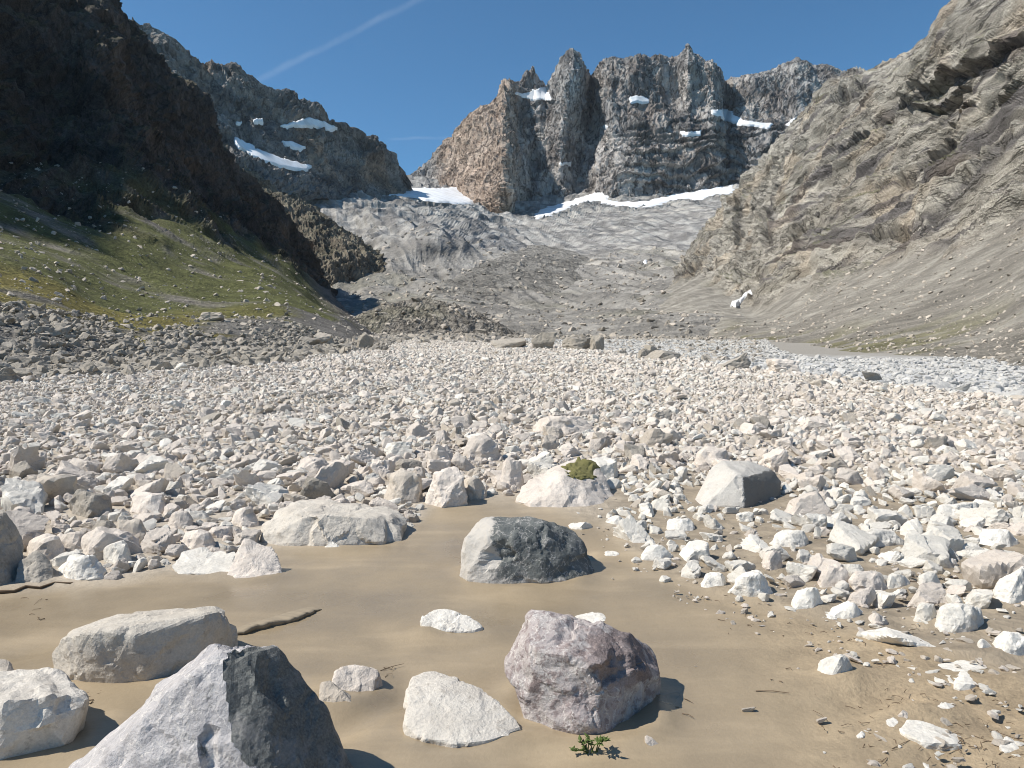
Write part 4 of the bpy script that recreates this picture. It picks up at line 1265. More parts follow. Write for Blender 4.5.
blocks = [
    # px, base row, half width, height, material, label, phrase
    (483, 462, 21, 27, M_PALE, 'upright pale block topping the pile behind the dark boulder', 'the upright pale block'),
    (447, 508, 25, 42, M_PALE, 'tall split block in the pile left of the mossy boulder', 'the tall split block'),
    (405, 505, 22, 38, M_BEIGE, 'beige block with shaded right side above the brown-grey slab', 'the beige block near the slab'),
    (512, 490, 14, 34, M_PALE, 'upright pale stone squeezed beside the mossy boulder', None),
    (472, 500, 16, 25, M_BEIGE, 'leaning beige stone right of the tall split block', None),
    (560, 436, 36, 20, M_PALE, 'long flat pale slab lying high in the debris field', 'the long flat pale slab'),
    (712, 470, 24, 24, M_PALE, 'pale slab leaning behind the boulder with a dark side', None),
    (150, 515, 24, 24, M_PALE, 'pale tilted slab on the left pile', 'the tilted left pile slab'),
    (93, 518, 26, 28, M_GREY, 'grey block on top of the left pile', 'the grey left pile block'),
    (45, 562, 22, 30, M_PALE, 'pale wedge leaning on the grey boulder at the left edge', 'the pale left edge wedge'),
    (118, 566, 19, 26, M_WHITE, 'rounded pale stone at the foot of the left pile', 'the rounded left pile stone'),
    (80, 583, 27, 28, M_WHITE, 'white stone with crossing shadow at the mud edge', 'the white left mud stone'),
    (70, 556, 22, 24, M_PALE, 'pale stone in the middle of the left pile', None),
    (105, 545, 20, 26, M_GREY, 'grey stone wedged in the middle of the left pile', None),
    (130, 548, 24, 30, M_BEIGE, 'shaded beige block at the right of the left pile', None),
    (200, 552, 22, 22, M_PALE, 'pale lumpy stone behind the low white slab', None),
    (180, 530, 18, 20, M_PALE, 'pale stone above the low white slab', None),
    (22, 530, 20, 22, M_PALE, 'pale flat-topped stone high at the left edge', None),
    (245, 528, 16, 22, M_PALE, 'pale pointed stone left of the brown-grey slab', None),
]
for k, (px, py, hw, hh, mt, lab, ph) in enumerate(blocks):
    d0 = base_dist(py)
    # on the rising pile the foot is nearer than the flat plane says
    for it in range(6):
        x, y, z = P(px, py, d0)
        g = gz(np.array([x]), np.array([y]))[0]
        d0 += (g - z) * -6 * 0.6 if False else 0
        t = (CAM_Z - g) / max(CAM_Z - z, 1e-3) if z < CAM_Z else 1
        d0 *= t
    rs = np.random.RandomState(200 + k)
    hwm = hw / F * d0
    pts = []
    for a in range(11):
        t = a / 11 * 2 * math.pi
        e = rs.uniform(.75, 1.05)
        pts.append((px + hw * math.cos(t) * e, py - hh * (0.05 + 0.10 * rs.rand()) * (1 + math.sin(t)), hwm * (1 + math.sin(t) * e)))
    for a in range(7):
        t = a / 7 * 2 * math.pi + rs.rand()
        e = rs.uniform(.45, .8)
        pts.append((px + hw * math.cos(t) * e, py - hh * rs.uniform(.72, 1.0), hwm * (1 + math.sin(t) * e)))
    pts.append((px + rs.uniform(-.5, .5) * hw, py - hh, hwm * 1.0))
    hero(lab, py, pts, mt, sub=5 if hw > 24 else 4, rough=0.06, seed=60 + k, phrase=ph, base=d0, dig=0.15)
hero('dark grey boulder cut by the left edge above the mud', 592,
     [(-60, 520, 0.4), (-20, 505, 0.5), (8, 508, 0.5), (22, 530, 0.5), (26, 550, 0.4), (20, 580, 0.2), (0, 592, 0.0), (-60, 592, 0.0), (-20, 540, 0.05), (-20, 520, 0.9)], M_GREY, sub=5, seed=90, rough=0.05, phrase='the dark left edge boulder')
hero('grey-brown stone in shade at the foot of the left edge boulder', 588,
     [(18, 560, 0.15), (35, 548, 0.2), (52, 560, 0.2), (55, 580, 0.1), (40, 588, 0), (15, 588, 0), (35, 560, 0.5)], M_GREY, sub=5, seed=91, rough=0.05)
# right bank
rb = [
    (836, 680, 22, 27, M_WHITE, 'rounded white stone alone on the wet mud at right', 'the lone rounded white stone'),
    (713, 590, 17, 19, M_WHITE, 'white stone left of its larger pair at the bank edge', 'the white pair'),
    (752, 599, 26, 30, M_WHITE, 'larger white block of a pair at the bank edge', None),
    (806, 612, 20, 26, M_WHITE, 'white pyramid-shaped stone on the right bank', 'the white pyramid-shaped stone'),
    (843, 621, 26, 20, M_WHITE, 'low white slab right of the pyramid-shaped stone', 'the low bank slab'),
    (877, 624, 14, 13, M_PALE, 'small pale stone at the end of the low white slab', None),
    (960, 633, 30, 30, M_WHITE, 'big pale square block on the right bank', 'the big pale square block'),
    (926, 624, 14, 22, M_WHITE, 'white stone leaning on the big pale square block', None),
    (985, 655, 13, 18, M_WHITE, 'small white stone left of the rounded white stone at the right edge', None),
    (1010, 658, 26, 26, M_WHITE, 'rounded white stone cut by the right edge', 'the right edge rounded stone'),
    (1012, 606, 26, 40, M_WHITE, 'large bright white boulder cut by the right edge', 'the bright right edge boulder'),
    (899, 592, 18, 20, M_WHITE, 'white stone in the sand uphill of the square block', None),
    (928, 592, 15, 22, M_WHITE, 'white pointed stone in the middle of the right bank', None),
    (870, 594, 26, 24, M_PALE, 'pale angular stone in the middle of the right bank', 'the angular bank stone'),
    (833, 590, 22, 26, M_PALE, 'pale pointed stone beside the angular stone of the right bank', None),
    (772, 572, 12, 22, M_PALE, 'small upright grey stone behind the pair at the bank edge', None),
    (655, 562, 22, 18, M_WHITE, 'white stone at the tip of the right bank', 'the bank tip stone'),
    (612, 558, 14, 8, M_WHITE, 'flat white stone on mud near the dark boulder', None),
    (580, 530, 18, 9, M_WHITE, 'flat white stone lying behind the dark boulder', None),
    (617, 525, 15, 10, M_WHITE, 'low white stone right of the mossy boulder foot', None),
    (680, 532, 18, 16, M_WHITE, 'white stone on sand left of the boulder with a dark side', None),
    (958, 520, 26, 18, M_WHITE, 'flat white slab at right far up the bank', None),
    (1000, 548, 24, 20, M_WHITE, 'white slab near the right edge above the bright boulder', None),
    (880, 548, 30, 20, M_WHITE, 'broad white stone in the upper right bank', None),
    (790, 548, 24, 20, M_WHITE, 'white stone low down in front of the boulder with a dark side', None),
]
for k, (px, py, hw, hh, mt, lab, ph) in enumerate(rb):
    d0 = base_dist(py)
    for it in range(6):
        x, y, z = P(px, py, d0)
        g = gz(np.array([x]), np.array([y]))[0]
        d0 *= (CAM_Z - g) / (CAM_Z - z)
    rs = np.random.RandomState(300 + k)
    hwm = hw / F * d0
    pts = []
    for a in range(11):
        t = a / 11 * 2 * math.pi
        e = rs.uniform(.78, 1.05)
        pts.append((px + hw * math.cos(t) * e, py - hh * (0.04 + 0.12 * rs.rand()) * (1 + math.sin(t)), hwm * (1 + math.sin(t) * e) * .9))
    for a in range(6):
        t = a / 6 * 2 * math.pi + rs.rand()
        e = rs.uniform(.4, .8)
        pts.append((px + hw * math.cos(t) * e, py - hh * rs.uniform(.7, 1.0), hwm * (1 + math.sin(t) * e) * .9))
    pts.append((px + rs.uniform(-.4, .4) * hw, py - hh, hwm))
    hero(lab, py, pts, mt, sub=5 if hw > 24 else 4, rough=0.05, seed=130 + k, phrase=ph, base=d0, dig=0.1)
flat = [
    (975, 690, [(928, 664, .3), (945, 656, .45), (990, 662, .45), (1022, 685, .25), (1015, 690, .1), (960, 684, 0), (935, 676, .1), (975, 664, .3)], 'low white outcrop worn flush with the right bank', 'the low white outcrop'),
    (905, 656, [(860, 628, .3), (885, 625, .4), (925, 640, .3), (955, 656, .15), (940, 656, .05), (895, 636, .05)], 'thin white rib of rock emerging from the right bank', None),
    (925, 745, [(896, 722, .25), (915, 712, .3), (935, 722, .25), (965, 738, .1), (962, 745, 0), (925, 740, 0), (900, 728, .1)], 'thin pale stone plate near the bottom right corner', None),
    (905, 728, [(882, 718, .08), (895, 708, .14), (910, 712, .15), (928, 724, .08), (910, 730, 0), (888, 727, 0)], 'small pale stone behind the thin plate at bottom right', None),
    (1008, 752, [(998, 745, .05), (1006, 734, .12), (1015, 738, .12), (1020, 750, .02), (1005, 753, 0)], 'small white stone at the right of the bottom corner', None),
    (880, 775, [(855, 768, .1), (870, 757, .2), (890, 758, .2), (905, 768, .15), (895, 778, 0), (860, 778, 0)], 'white stone cut by the bottom edge at right', None),
    (862, 737, [(856, 735, .03), (861, 730, .05), (866, 733, .05), (864, 737, 0), (857, 738, 0)], 'tiny white pebble left of the thin plate at bottom right', None),
    (383, 775, [(358, 768, .05), (370, 753, .15), (388, 750, .2), (402, 760, .15), (408, 775, .05), (370, 776, 0)], 'pale stone cut by the bottom edge beside the near boulder', None),
    (948, 712, [(935, 706, .05), (945, 701, .08), (958, 706, .08), (952, 713, 0), (938, 713, 0)], 'small pale pebble behind the bottom right stones', None),
]
for k, (cx, py, pts, lab, ph) in enumerate(flat):
    hero(lab, py, pts, M_WHITE, sub=5 if k < 3 else 4, rough=0.035, seed=170 + k, phrase=ph, dig=0.04)

build_ground()

# ---- scattered stones of the debris field
protos_hi, protos_lo = [], []
for k in range(22):
    rs = np.random.RandomState(400 + k)
    dims = (1, rs.uniform(.62, .95), rs.uniform(.5, .85))
    q, f = random_block(500 + k, 4, dims, cuts=int(rs.randint(5, 10)), soft=0.009, rough=0.05)
    protos_hi.append((q, f))
    q, f = random_block(500 + k, 3, dims, cuts=int(rs.randint(5, 9)), soft=0.006, rough=0.035)
    protos_lo.append((q, f))


def scatter_debris():
    pts = []          # x, y, r (half width)
    cell = {}

    def ok(x, y, r, f=0.82):
        i, j = int(math.floor(x / 0.6)), int(math.floor(y / 0.6))
        for a in range(i - 1, i + 2):
            for b in range(j - 1, j + 2):
                for (u, v, s) in cell.get((a, b), ()):
                    if (u - x) ** 2 + (v - y) ** 2 < (f * (r + s)) ** 2:
                        return False
        return True

    def put(x, y, r):
        cell.setdefault((int(math.floor(x / 0.6)), int(math.floor(y / 0.6))), []).append((x, y, r))
        pts.append((x, y, r))

    H = np.array(hero_xy)
    rs = np.random.RandomState(5)
    # candidate plan positions, nearer ground weighted by area
    for (rmin, rmax, n, fac) in ((0.15, 0.27, 7000, 0.95), (0.075, 0.125, 60000, 0.82), (0.042, 0.07, 190000, 0.76)):
        y = 5.0 + 105 * rs.rand(n * 2) ** 1.35
        x = left_edge(y) - 0.5 + rs.rand(len(y)) * (right_edge(y) - left_edge(y) + 1.0)
        vis = np.abs(x) < 0.72 * y + 4.5
        x, y = x[vis], y[vis]
        if rmax < 0.12:
            keep = y < 34
            x, y = x[keep], y[keep]
        z = gz(x, y)
        px, py = project(x, y, z)
        mud = mudness(x, y)
        # right bank thins out towards the mud
        thin = sstep(560, 700, px) * sstep(470, 560, py)
        prob = (1 - sstep(0.05, 0.4, mud)) * (1 - (0.5 if rmax > .1 else 0.8) * thin)
        sandy = in_poly(px, py, [(690, 500), (640, 520), (700, 560), (800, 575), (860, 560), (780, 530), (790, 500)])
        prob = np.where(sandy, prob * 0.45, prob)
        sandy2 = in_poly(px, py, [(900, 425), (1100, 425), (1100, 470), (960, 460)])
        prob = np.where(sandy2, prob * 0.4, prob)
        ctr = in_poly(px, py, [(430, 512), (445, 492), (530, 505), (640, 520), (640, 535), (540, 520)])
        prob = np.where(ctr, prob * 0.15, prob)
        if rmin > 0.15:
            # the biggest stones gather along the front of the lobe
            front = np.exp(-((py - 498) / 30.0) ** 2) + 0.07 + 0.9 * thin
            prob = prob * np.clip(front + 0.8 * (px < 260) * (py > 465), 0, 1)
        keep = rs.rand(len(x)) < prob
        x, y = x[keep], y[keep]
        r = rmin + (rmax - rmin) * rs.rand(len(x)) ** 1.8
        if rmin > 0.05:
            r = r * np.interp(y, [8, 11, 17], [1.0, 0.82, 0.68])
        if rmin > 0.14:
            ppx, ppy = project(x, y, gz(x, y))
            r = r * np.where((ppx < 260) & (ppy > 465), 1.25, 1.0)
        inh = np.zeros(len(x), bool)
        for (hx, hy, ha, hb) in H:
            inh |= ((x - hx) / (ha + r * .6)) ** 2 + ((y - hy) / (hb + r * .6)) ** 2 < 1
        for a, b, c, h in zip(x, y, r, inh):
            if not h and ok(a, b, c, fac):
                put(a, b, c)
    return np.array(pts)


ST = scatter_debris()
ST_z = gz(ST[:, 0], ST[:, 1])
ST_px, ST_py = project(ST[:, 0], ST[:, 1], ST_z)
ST_size = ST[:, 2] * F / ST[:, 1]
inframe = (ST_px > -10) & (ST_px < 1034) & (ST_py < 775)
order = np.argsort(-np.where(inframe, ST_size, 0))
chosen = order[:300]
rest = np.setdiff1d(np.arange(len(ST)), chosen)


def rand_rot(rs, tilt=0.5):
    return (rs.normal(scale=tilt), rs.normal(scale=tilt), rs.uniform(0, 2 * math.pi))


ORDW = 'first second third fourth fifth sixth seventh eighth ninth tenth eleventh twelfth thirteenth fourteenth fifteenth sixteenth seventeenth eighteenth nineteenth twentieth'.split()
TENS = {20: 'twenty', 30: 'thirty', 40: 'forty', 50: 'fifty', 60: 'sixty'}


def ordinal(n):
    if n < 20:
        return ORDW[n]
    t = (n + 1) // 10 * 10; u = (n + 1) % 10
    return (TENS[t] + '-' + ORDW[u - 1]) if u else TENS[t][:-1] + 'ieth'


hp = np.array([(a, b) for a, b, _ in heroes])
hi_meshes = {}


def proto_mesh(k, mat):
    key = (k, mat.name)
    if key not in hi_meshes:
        q, f = protos_hi[k]
        hi_meshes[key] = mesh_np('stone', q, f, mat, None, False)
    return hi_meshes[key]


def place_individuals():
    rs = np.random.RandomState(77)
    info = []
    for i in chosen:
        d = np.hypot((hp[:, 0] - ST_px[i]), (hp[:, 1] - ST_py[i]) * 1.6)
        j = int(np.argmin(d))
        dx, dy = ST_px[i] - hp[j, 0], ST_py[i] - hp[j, 1]
        if abs(dx) > 1.3 * abs(dy):
            side = 'to the right of' if dx > 0 else 'to the left of'
        elif abs(dx) < 0.45 * abs(dy):
            side = 'straight behind' if dy < 0 else 'in front of'
        else:
            side = ('behind right of' if dx > 0 else 'behind left of') if dy < 0 else ('before right of' if dx > 0 else 'before left of')
        info.append((j, side, d[j], i))
    groups = {}
    for t in info:
        groups.setdefault((t[0], t[1]), []).append(t)
    for (j, side), lst in groups.items():
        lst.sort(key=lambda t: t[2])
        for n, t in enumerate(lst):
            i = t[3]
            bank = ST_px[i] > 600 and ST_py[i] > 500
            u = rs.rand()
            if bank:
                mt, word = (M_WHITE, 'white') if u < .85 else (M_PALE, 'pale')
            else:
                mt, word = (M_PALE, 'pale') if u < .58 else (M_WHITE, 'white') if u < .86 else (M_BEIGE, 'beige') if u < .97 else (M_GREY, 'grey')
            me = proto_mesh(rs.randint(len(protos_hi)), mt)
            ordn = 'nearest' if n == 0 else ordinal(n) + ' nearest'
            o = add('stone', me, None, label='%s stone, %s %s %s' % (word, ordn, side, heroes[j][2]), category='stone', group='stones of the debris field')
            r = ST[i, 2]
            s = r * rs.uniform(.9, 1.15)
            o.scale = (s, s * rs.uniform(.85, 1.1), s * rs.uniform(.85, 1.1))
            o.rotation_euler = rand_rot(rs, 0.3)
            o.location = (ST[i, 0], ST[i, 1], ST_z[i] + s * (0.12 if bank else 0.22))


place_individuals()


# ---- the uncountable rest: instanced over points with geometry nodes
def proto_collection(name, mat, sub_list):
    c = bpy.data.collections.new(name)
    for k, (q, f) in enumerate(sub_list):
        me = mesh_np('%s_shape' % name, q, f, mat, None, False)
        o = bpy.data.objects.new('%s_shape' % name, me)
        c.objects.link(o)
    return c


def scatter_object(name, pos, scl, rot, colls, label, category, pick):
    """one 'stuff' object; every point carries scale, rotation and which kind of stone"""
    me = bpy.data.meshes.new(name)
    me.vertices.add(len(pos)); me.vertices.foreach_set('co', np.asarray(pos, np.float32).ravel())
    for nm, arr, typ in (('scl', scl, 'FLOAT_VECTOR'), ('rot', rot, 'FLOAT_VECTOR')):
        a = me.attributes.new(nm, typ, 'POINT'); a.data.foreach_set('vector', np.asarray(arr, np.float32).ravel())
    a = me.attributes.new('pick', 'INT', 'POINT'); a.data.foreach_set('value', np.asarray(pick[0], np.int32))
    a = me.attributes.new('kindno', 'INT', 'POINT'); a.data.foreach_set('value', np.asarray(pick[1], np.int32))
    me.update()
    o = add(name, me, None, kind='stuff', label=label, category=category)
    ng = bpy.data.node_groups.new(name + '_scatter', 'GeometryNodeTree')
    ng.interface.new_socket('Geometry', in_out='INPUT', socket_type='NodeSocketGeometry')
    ng.interface.new_socket('Geometry', in_out='OUTPUT', socket_type='NodeSocketGeometry')
    N, L = ng.nodes, ng.links
    gi, go = N.new('NodeGroupInput'), N.new('NodeGroupOutput')

    def attr(nm, typ):
        n = N.new('GeometryNodeInputNamedAttribute'); n.data_type = typ
        n.inputs['Name'].default_value = nm
        return n.outputs['Attribute']
    join = N.new('GeometryNodeJoinGeometry')
    for k, c in enumerate(colls):
        ci = N.new('GeometryNodeCollectionInfo')
        ci.inputs['Collection'].default_value = c
        ci.inputs['Separate Children'].default_value = True
        ci.inputs['Reset Children'].default_value = True
        cmpn = N.new('FunctionNodeCompare'); cmpn.data_type = 'INT'; cmpn.operation = 'EQUAL'
        L.new(attr('kindno', 'INT'), cmpn.inputs[2]); cmpn.inputs[3].default_value = k
        ip = N.new('GeometryNodeInstanceOnPoints')
        L.new(gi.outputs[0], ip.inputs['Points'])
        L.new(cmpn.outputs[0], ip.inputs['Selection'])
        L.new(ci.outputs[0], ip.inputs['Instance'])
        ip.inputs['Pick Instance'].default_value = True
        L.new(attr('pick', 'INT'), ip.inputs['Instance Index'])
        e2r = N.new('FunctionNodeEulerToRotation')
        L.new(attr('rot', 'FLOAT_VECTOR'), e2r.inputs[0])
        L.new(e2r.outputs[0], ip.inputs['Rotation'])
        L.new(attr('scl', 'FLOAT_VECTOR'), ip.inputs['Scale'])
        L.new(ip.outputs[0], join.inputs[0])
    L.new(join.outputs[0], go.inputs[0])
    md = o.modifiers.new('scatter', 'NODES'); md.node_group = ng
    return o


C_PALE = proto_collection('pale_stone', M_PALE, protos_lo)
C_WHITE = proto_collection('white_stone', M_WHITE, protos_lo[:10])
C_BEIGE = proto_collection('beige_stone', M_BEIGE, protos_lo[8:18])
C_TAL = proto_collection('talus_stone', M_TALUS, protos_lo)
C_GREY = proto_collection('grey_stone', M_GREY, protos_lo[:12])
C_RIV = proto_collection('river_stone', M_RIVER, protos_lo[:14])

rs = np.random.RandomState(99)
# the rest of the debris, plus a loose upper layer and far stones up to the crest
x, y, r = ST[rest, 0], ST[rest, 1], ST[rest, 2]
nf = 30000
fy = 30 + 85 * rs.rand(nf)
fx = left_edge(fy) - 1 + rs.rand(nf) * (right_edge(fy) - left_edge(fy) + 1.5)
fr = 0.06 + 0.12 * rs.rand(nf) ** 2.4
x, y, r = np.concatenate([x, fx]), np.concatenate([y, fy]), np.concatenate([r, fr])
z = gz(x, y) + r * rs.uniform(-0.1, 0.45, len(r))
sc = r[:, None] * np.stack([rs.uniform(.9, 1.2, len(r)), rs.uniform(.8, 1.1, len(r)), rs.uniform(.8, 1.15, len(r))], -1)
rot = np.stack([rs.normal(scale=.45, size=len(r)), rs.normal(scale=.45, size=len(r)), rs.uniform(0, 6.28, len(r))], -1)
kd = rs.choice(3, len(r), p=[.56, .32, .12])
bank = (x > 0.11 * y) & (y < 10)
kd = np.where(bank & (rs.rand(len(r)) < .85), 1, kd)
scatter_object('debris_stones', np.stack([x, y, z], -1), sc, rot, [C_PALE, C_WHITE, C_BEIGE], 'pale dusty stones packed across the debris field', 'stones', (rs.randint(0, 1000, len(r)), kd))

# washed stones of the river bed on the right
n = 26000
y = 18 + 320 * rs.rand(n) ** 1.7
x = right_edge(np.minimum(y, 100)) + 0.3 + rs.rand(n) * (6 + np.where(y < 120, 0.55, 0.3) * y)
r = 0.06 + 0.30 * rs.rand(n) ** 5 + y * 0.0012
z = gz(x, y) + r * .2
sc = r[:, None] * np.stack([rs.uniform(.9, 1.2, n), rs.uniform(.8, 1.1, n), rs.uniform(.6, .9, n)], -1)
rot = np.stack([rs.normal(scale=.3, size=n), rs.normal(scale=.3, size=n), rs.uniform(0, 6.28, n)], -1)
scatter_object('river_stones', np.stack([x, y, z], -1), sc, rot, [C_RIV], 'blue-grey washed stones of the river bed behind the debris', 'stones', (rs.randint(0, 1000, n), np.zeros(n, int)))

# ---- surfaces of the two near slopes, for setting stones on them
dg = bpy.context.evaluated_depsgraph_get()
from mathutils.bvhtree import BVHTree


def bvh_of(name):
    o = bpy.data.objects[name]
    me = o.data
    v = np.empty(len(me.vertices) * 3, np.float32); me.vertices.foreach_get('co', v)
    f = np.empty(len(me.polygons) * 4, np.int32); me.polygons.foreach_get('vertices', f)
    return BVHTree.FromPolygons(v.reshape(-1, 3).tolist(), f.reshape(-1, 4).tolist())


BL, BR = bvh_of('left_mountain'), bvh_of('right_mountain')


def drop(b, x, y):
    h = b.ray_cast(Vector((x, y, 900)), Vector((0, 0, -1)))
    return h[0].z if h[0] else None


rs = np.random.RandomState(41)


def drops(b, x, y, floor=True):
    """surface height under each plan position (the valley ground where the slope is lower)"""
    z = np.array([(drop(b, a, c) if b else None) or -999 for a, c in zip(x, y)])
    return np.maximum(z, gz(x, y)) if floor else z


K = 15000
ty = 15 + 95 * rs.rand(K) ** 1.3
tx = left_edge(ty) + 1.0 - rs.rand(K) ** 1.2 * (8 + 0.28 * ty)
k_ = np.abs(tx) < 0.74 * ty + 3
tx, ty = tx[k_], ty[k_]
tz = drops(BL, tx, ty)
tpx, tpy = project(tx, ty, tz)
top = np.interp(tpx, [0, 60, 120, 200, 300, 380], [292, 306, 328, 338, 332, 338]) + 8 * np.sin(tpx / 17)
k_ = (tpy > top) | (rs.rand(len(tx)) > .88)
tal = np.stack([tx, ty, tz, 0.09 + 0.36 * rs.rand(len(tx)) ** 3.4, tpx, tpy], -1)[k_]
tsz = tal[:, 3] * F / tal[:, 1]
inn = (tal[:, 4] > 0) & (tal[:, 4] < 400)
tord = np.argsort(-np.where(inn, tsz, 0))
tch, trest = tord[:110], tord[110:]
# individual talus blocks
tw = []
marks = [(10, 'near the left edge', 0, 60), (0, 'below the yellow grass', 60, 150), (0, 'below the middle of the grass slope', 150, 250), (0, 'below the right end of the grass slope', 250, 420)]
for (_, phr, a, b) in marks:
    sel = [i for i in tch if a <= tal[i, 4] < b]
    sel.sort(key=lambda i: tal[i, 4])
    for n_, i in enumerate(sel):
        mt = M_TALUS if rs.rand() < .7 else M_GREY
        me = proto_mesh(rs.randint(len(protos_hi)), mt)
        lab = 'grey talus block %s, %s from the left' % (phr, ordinal(n_))
        o = add('talus_block', me, None, label=lab, category='rock', group='grey talus blocks ' + phr)
        s = tal[i, 3]
        o.scale = (s * 1.1, s, s * .9)
        o.rotation_euler = rand_rot(rs, .4)
        o.location = (tal[i, 0], tal[i, 1], tal[i, 2] + s * .2)
t = tal[trest]; n = len(t)
sc = t[:, 3:4] * np.stack([rs.uniform(.9, 1.3, n), rs.uniform(.8, 1.1, n), rs.uniform(.7, 1.0, n)], -1)
rot = np.stack([rs.normal(scale=.45, size=n), rs.normal(scale=.45, size=n), rs.uniform(0, 6.28, n)], -1)
scatter_object('talus_stones', t[:, :3] + np.stack([0 * t[:, 3], 0 * t[:, 3], t[:, 3] * .2], -1), sc, rot, [C_TAL, C_GREY], 'grey broken stones of the talus under the grass slope', 'stones', (rs.randint(0, 1000, n), rs.choice(2, n, p=[.65, .35])))

# loose stones on both slopes
sl = []
for b, sg, K in ((BL, -1, 6000), (BR, 1, 14000)):
    y = 45 + 420 * rs.rand(K) ** 1.6
    x = sg * (13 + rs.rand(K) * 0.62 * y)
    z = drops(b, x, y, False)
    k_ = (z > gz(x, y)) & (z < 0.22 * y + 12)
    sl.append(np.stack([x, y, z, (0.07 + 0.45 * rs.rand(K) ** 7) * (0.55 + y / 200)], -1)[k_])
sl = np.concatenate(sl)
sl = np.array(sl); n = len(sl)
sc = sl[:, 3:4] * np.stack([rs.uniform(.9, 1.3, n), rs.uniform(.8, 1.1, n), rs.uniform(.6, 1.0, n)], -1)
rot = np.stack([rs.normal(scale=.4, size=n), rs.normal(scale=.4, size=n), rs.uniform(0, 6.28, n)], -1)
scatter_object('slope_stones', sl[:, :3] + np.stack([0 * sl[:, 3], 0 * sl[:, 3], sl[:, 3] * .15], -1), sc, rot, [C_BEIGE, C_GREY], 'loose stones strewn over the grass and scree slopes', 'stones', (rs.randint(0, 1000, n), rs.choice(2, n, p=[.7, .3])))

# rubble of the valley floor and moraine
BM = bvh_of('moraine_mound')
y = 95 + 420 * rs.rand(9000) ** 1.3
x = -0.30 * y + rs.rand(9000) * 0.62 * y
fl = np.stack([x, y, drops(BM, x, y), (0.15 + 0.7 * rs.rand(9000) ** 5) * (0.6 + y / 260)], -1)
fl = np.array(fl); n = len(fl)
sc = fl[:, 3:4] * np.stack([rs.uniform(.9, 1.3, n), rs.uniform(.8, 1.1, n), rs.uniform(.6, 1.0, n)], -1)
rot = np.stack([rs.normal(scale=.4, size=n), rs.normal(scale=.4, size=n), rs.uniform(0, 6.28, n)], -1)
scatter_object('valley_rubble', fl[:, :3], sc, rot, [C_GREY, C_BEIGE, C_TAL], 'rubble covering the valley floor and moraine beyond the debris', 'stones', (rs.randint(0, 1000, n), rs.choice(3, n, p=[.45, .25, .3])))

BB, BE = bvh_of('glacial_basin'), bvh_of('moraine_ridge')
y = 430 + 1100 * rs.rand(9000) ** 1.2
x = -0.26 * y + rs.rand(9000) * 0.58 * y
z = np.maximum(np.maximum(drops(BB, x, y), drops(BE, x, y, False)), drops(BM, x, y, False))
r_ = (0.25 + 2.4 * rs.rand(9000) ** 9) * (0.6 + y / 900)
sc = r_[:, None] * np.stack([rs.uniform(.9, 1.3, 9000), rs.uniform(.8, 1.1, 9000), rs.uniform(.6, 1.0, 9000)], -1)
rot = np.stack([rs.normal(scale=.4, size=9000), rs.normal(scale=.4, size=9000), rs.uniform(0, 6.28, 9000)], -1)
scatter_object('basin_rubble', np.stack([x, y, z], -1), sc, rot, [C_GREY, C_BEIGE, C_TAL], 'far rubble strewn over the basin below the snowfield', 'stones', (rs.randint(0, 1000, 9000), rs.choice(3, 9000, p=[.4, .35, .25])))

# ---- separate dark boulders beyond the debris crest
far_b = [
    (508, 352, 18, 11, 70, M_GREY, 'broad tan boulder on the crest of the debris'),
    (544, 352, 13, 17, 66, M_TALUS, 'dark grey boulder right of the broad tan boulder on the crest'),
    (577, 352, 15, 13, 64, M_TALUS, 'low grey boulder in the middle of the crest row'),
    (597, 347, 7, 16, 62, M_TALUS, 'small black-sided upright boulder at the end of the crest row'),
    (652, 348, 9, 17, 52, M_TALUS, 'dark pointed boulder on the river bed edge'),
    (670, 350, 8, 12, 52, M_TALUS, 'small dark boulder beside the pointed boulder'),
    (644, 354, 6, 11, 48, M_TALUS, 'small black stone left of the pale flat boulder'),
    (662, 364, 18, 13, 44, M_GREY, 'pale flat boulder with black hollow on the debris edge'),
    (735, 373, 16, 13, 36, M_GREY, 'flat brown boulder on the right debris edge'),
    (783, 377, 15, 16, 32, M_PALE, 'pale boulder with dark right side on the debris edge'),
    (870, 380, 12, 11, 27, M_GREY, 'low grey boulder far right on the debris edge'),
    (622, 346, 6, 9, 60, M_TALUS, 'tiny dark boulder between crest row and river bed'),
    (365, 350, 10, 18, 68, M_TALUS, 'dark rounded boulder at the foot of the grass slope'),
    (325, 338, 11, 15, 85, M_GREY, 'upright grey boulder at the lower end of the grass slope'),
    (345, 354, 12, 8, 66, M_GREY, 'low grey boulder beside the dark rounded boulder'),
    (308, 340, 12, 9, 82, M_GREY, 'pale grey boulder left of the upright grey boulder'),
    (212, 316, 13, 8, 95, M_BEIGE, 'tan outcrop boulder on the grass slope'),
    (432, 338, 5, 5, 140, M_TALUS, 'tiny dark boulder in front of the moraine'),
]
for k, (px, py, hw, hh, Y, mt, lab) in enumerate(far_b):
    q, f = random_block(900 + k, 4, (1, .8, .8), cuts=9, soft=0.014, rough=0.06)
    hwm = hw / F * Y; hm = hh / F * Y
    q = q * hwm
    zr = q[:, 2].max() - q[:, 2].min()
    q[:, 2] *= hm * 1.25 / zr
    q[:, 2] -= q[:, 2].min() + 0.25 * hm
    x, _, zz = P(px, py, Y)
    g = float(gz(np.array([x]), np.array([Y]))[0])
    for b in (BL, BM):
        m = drop(b, x, Y)
        if m is not None:
            g = max(g, m)
    me = mesh_np('boulder', q, f, mt, None, False)
    o = add('boulder', me, None, label=lab, category='rock')
    o.location = (x, Y, g)

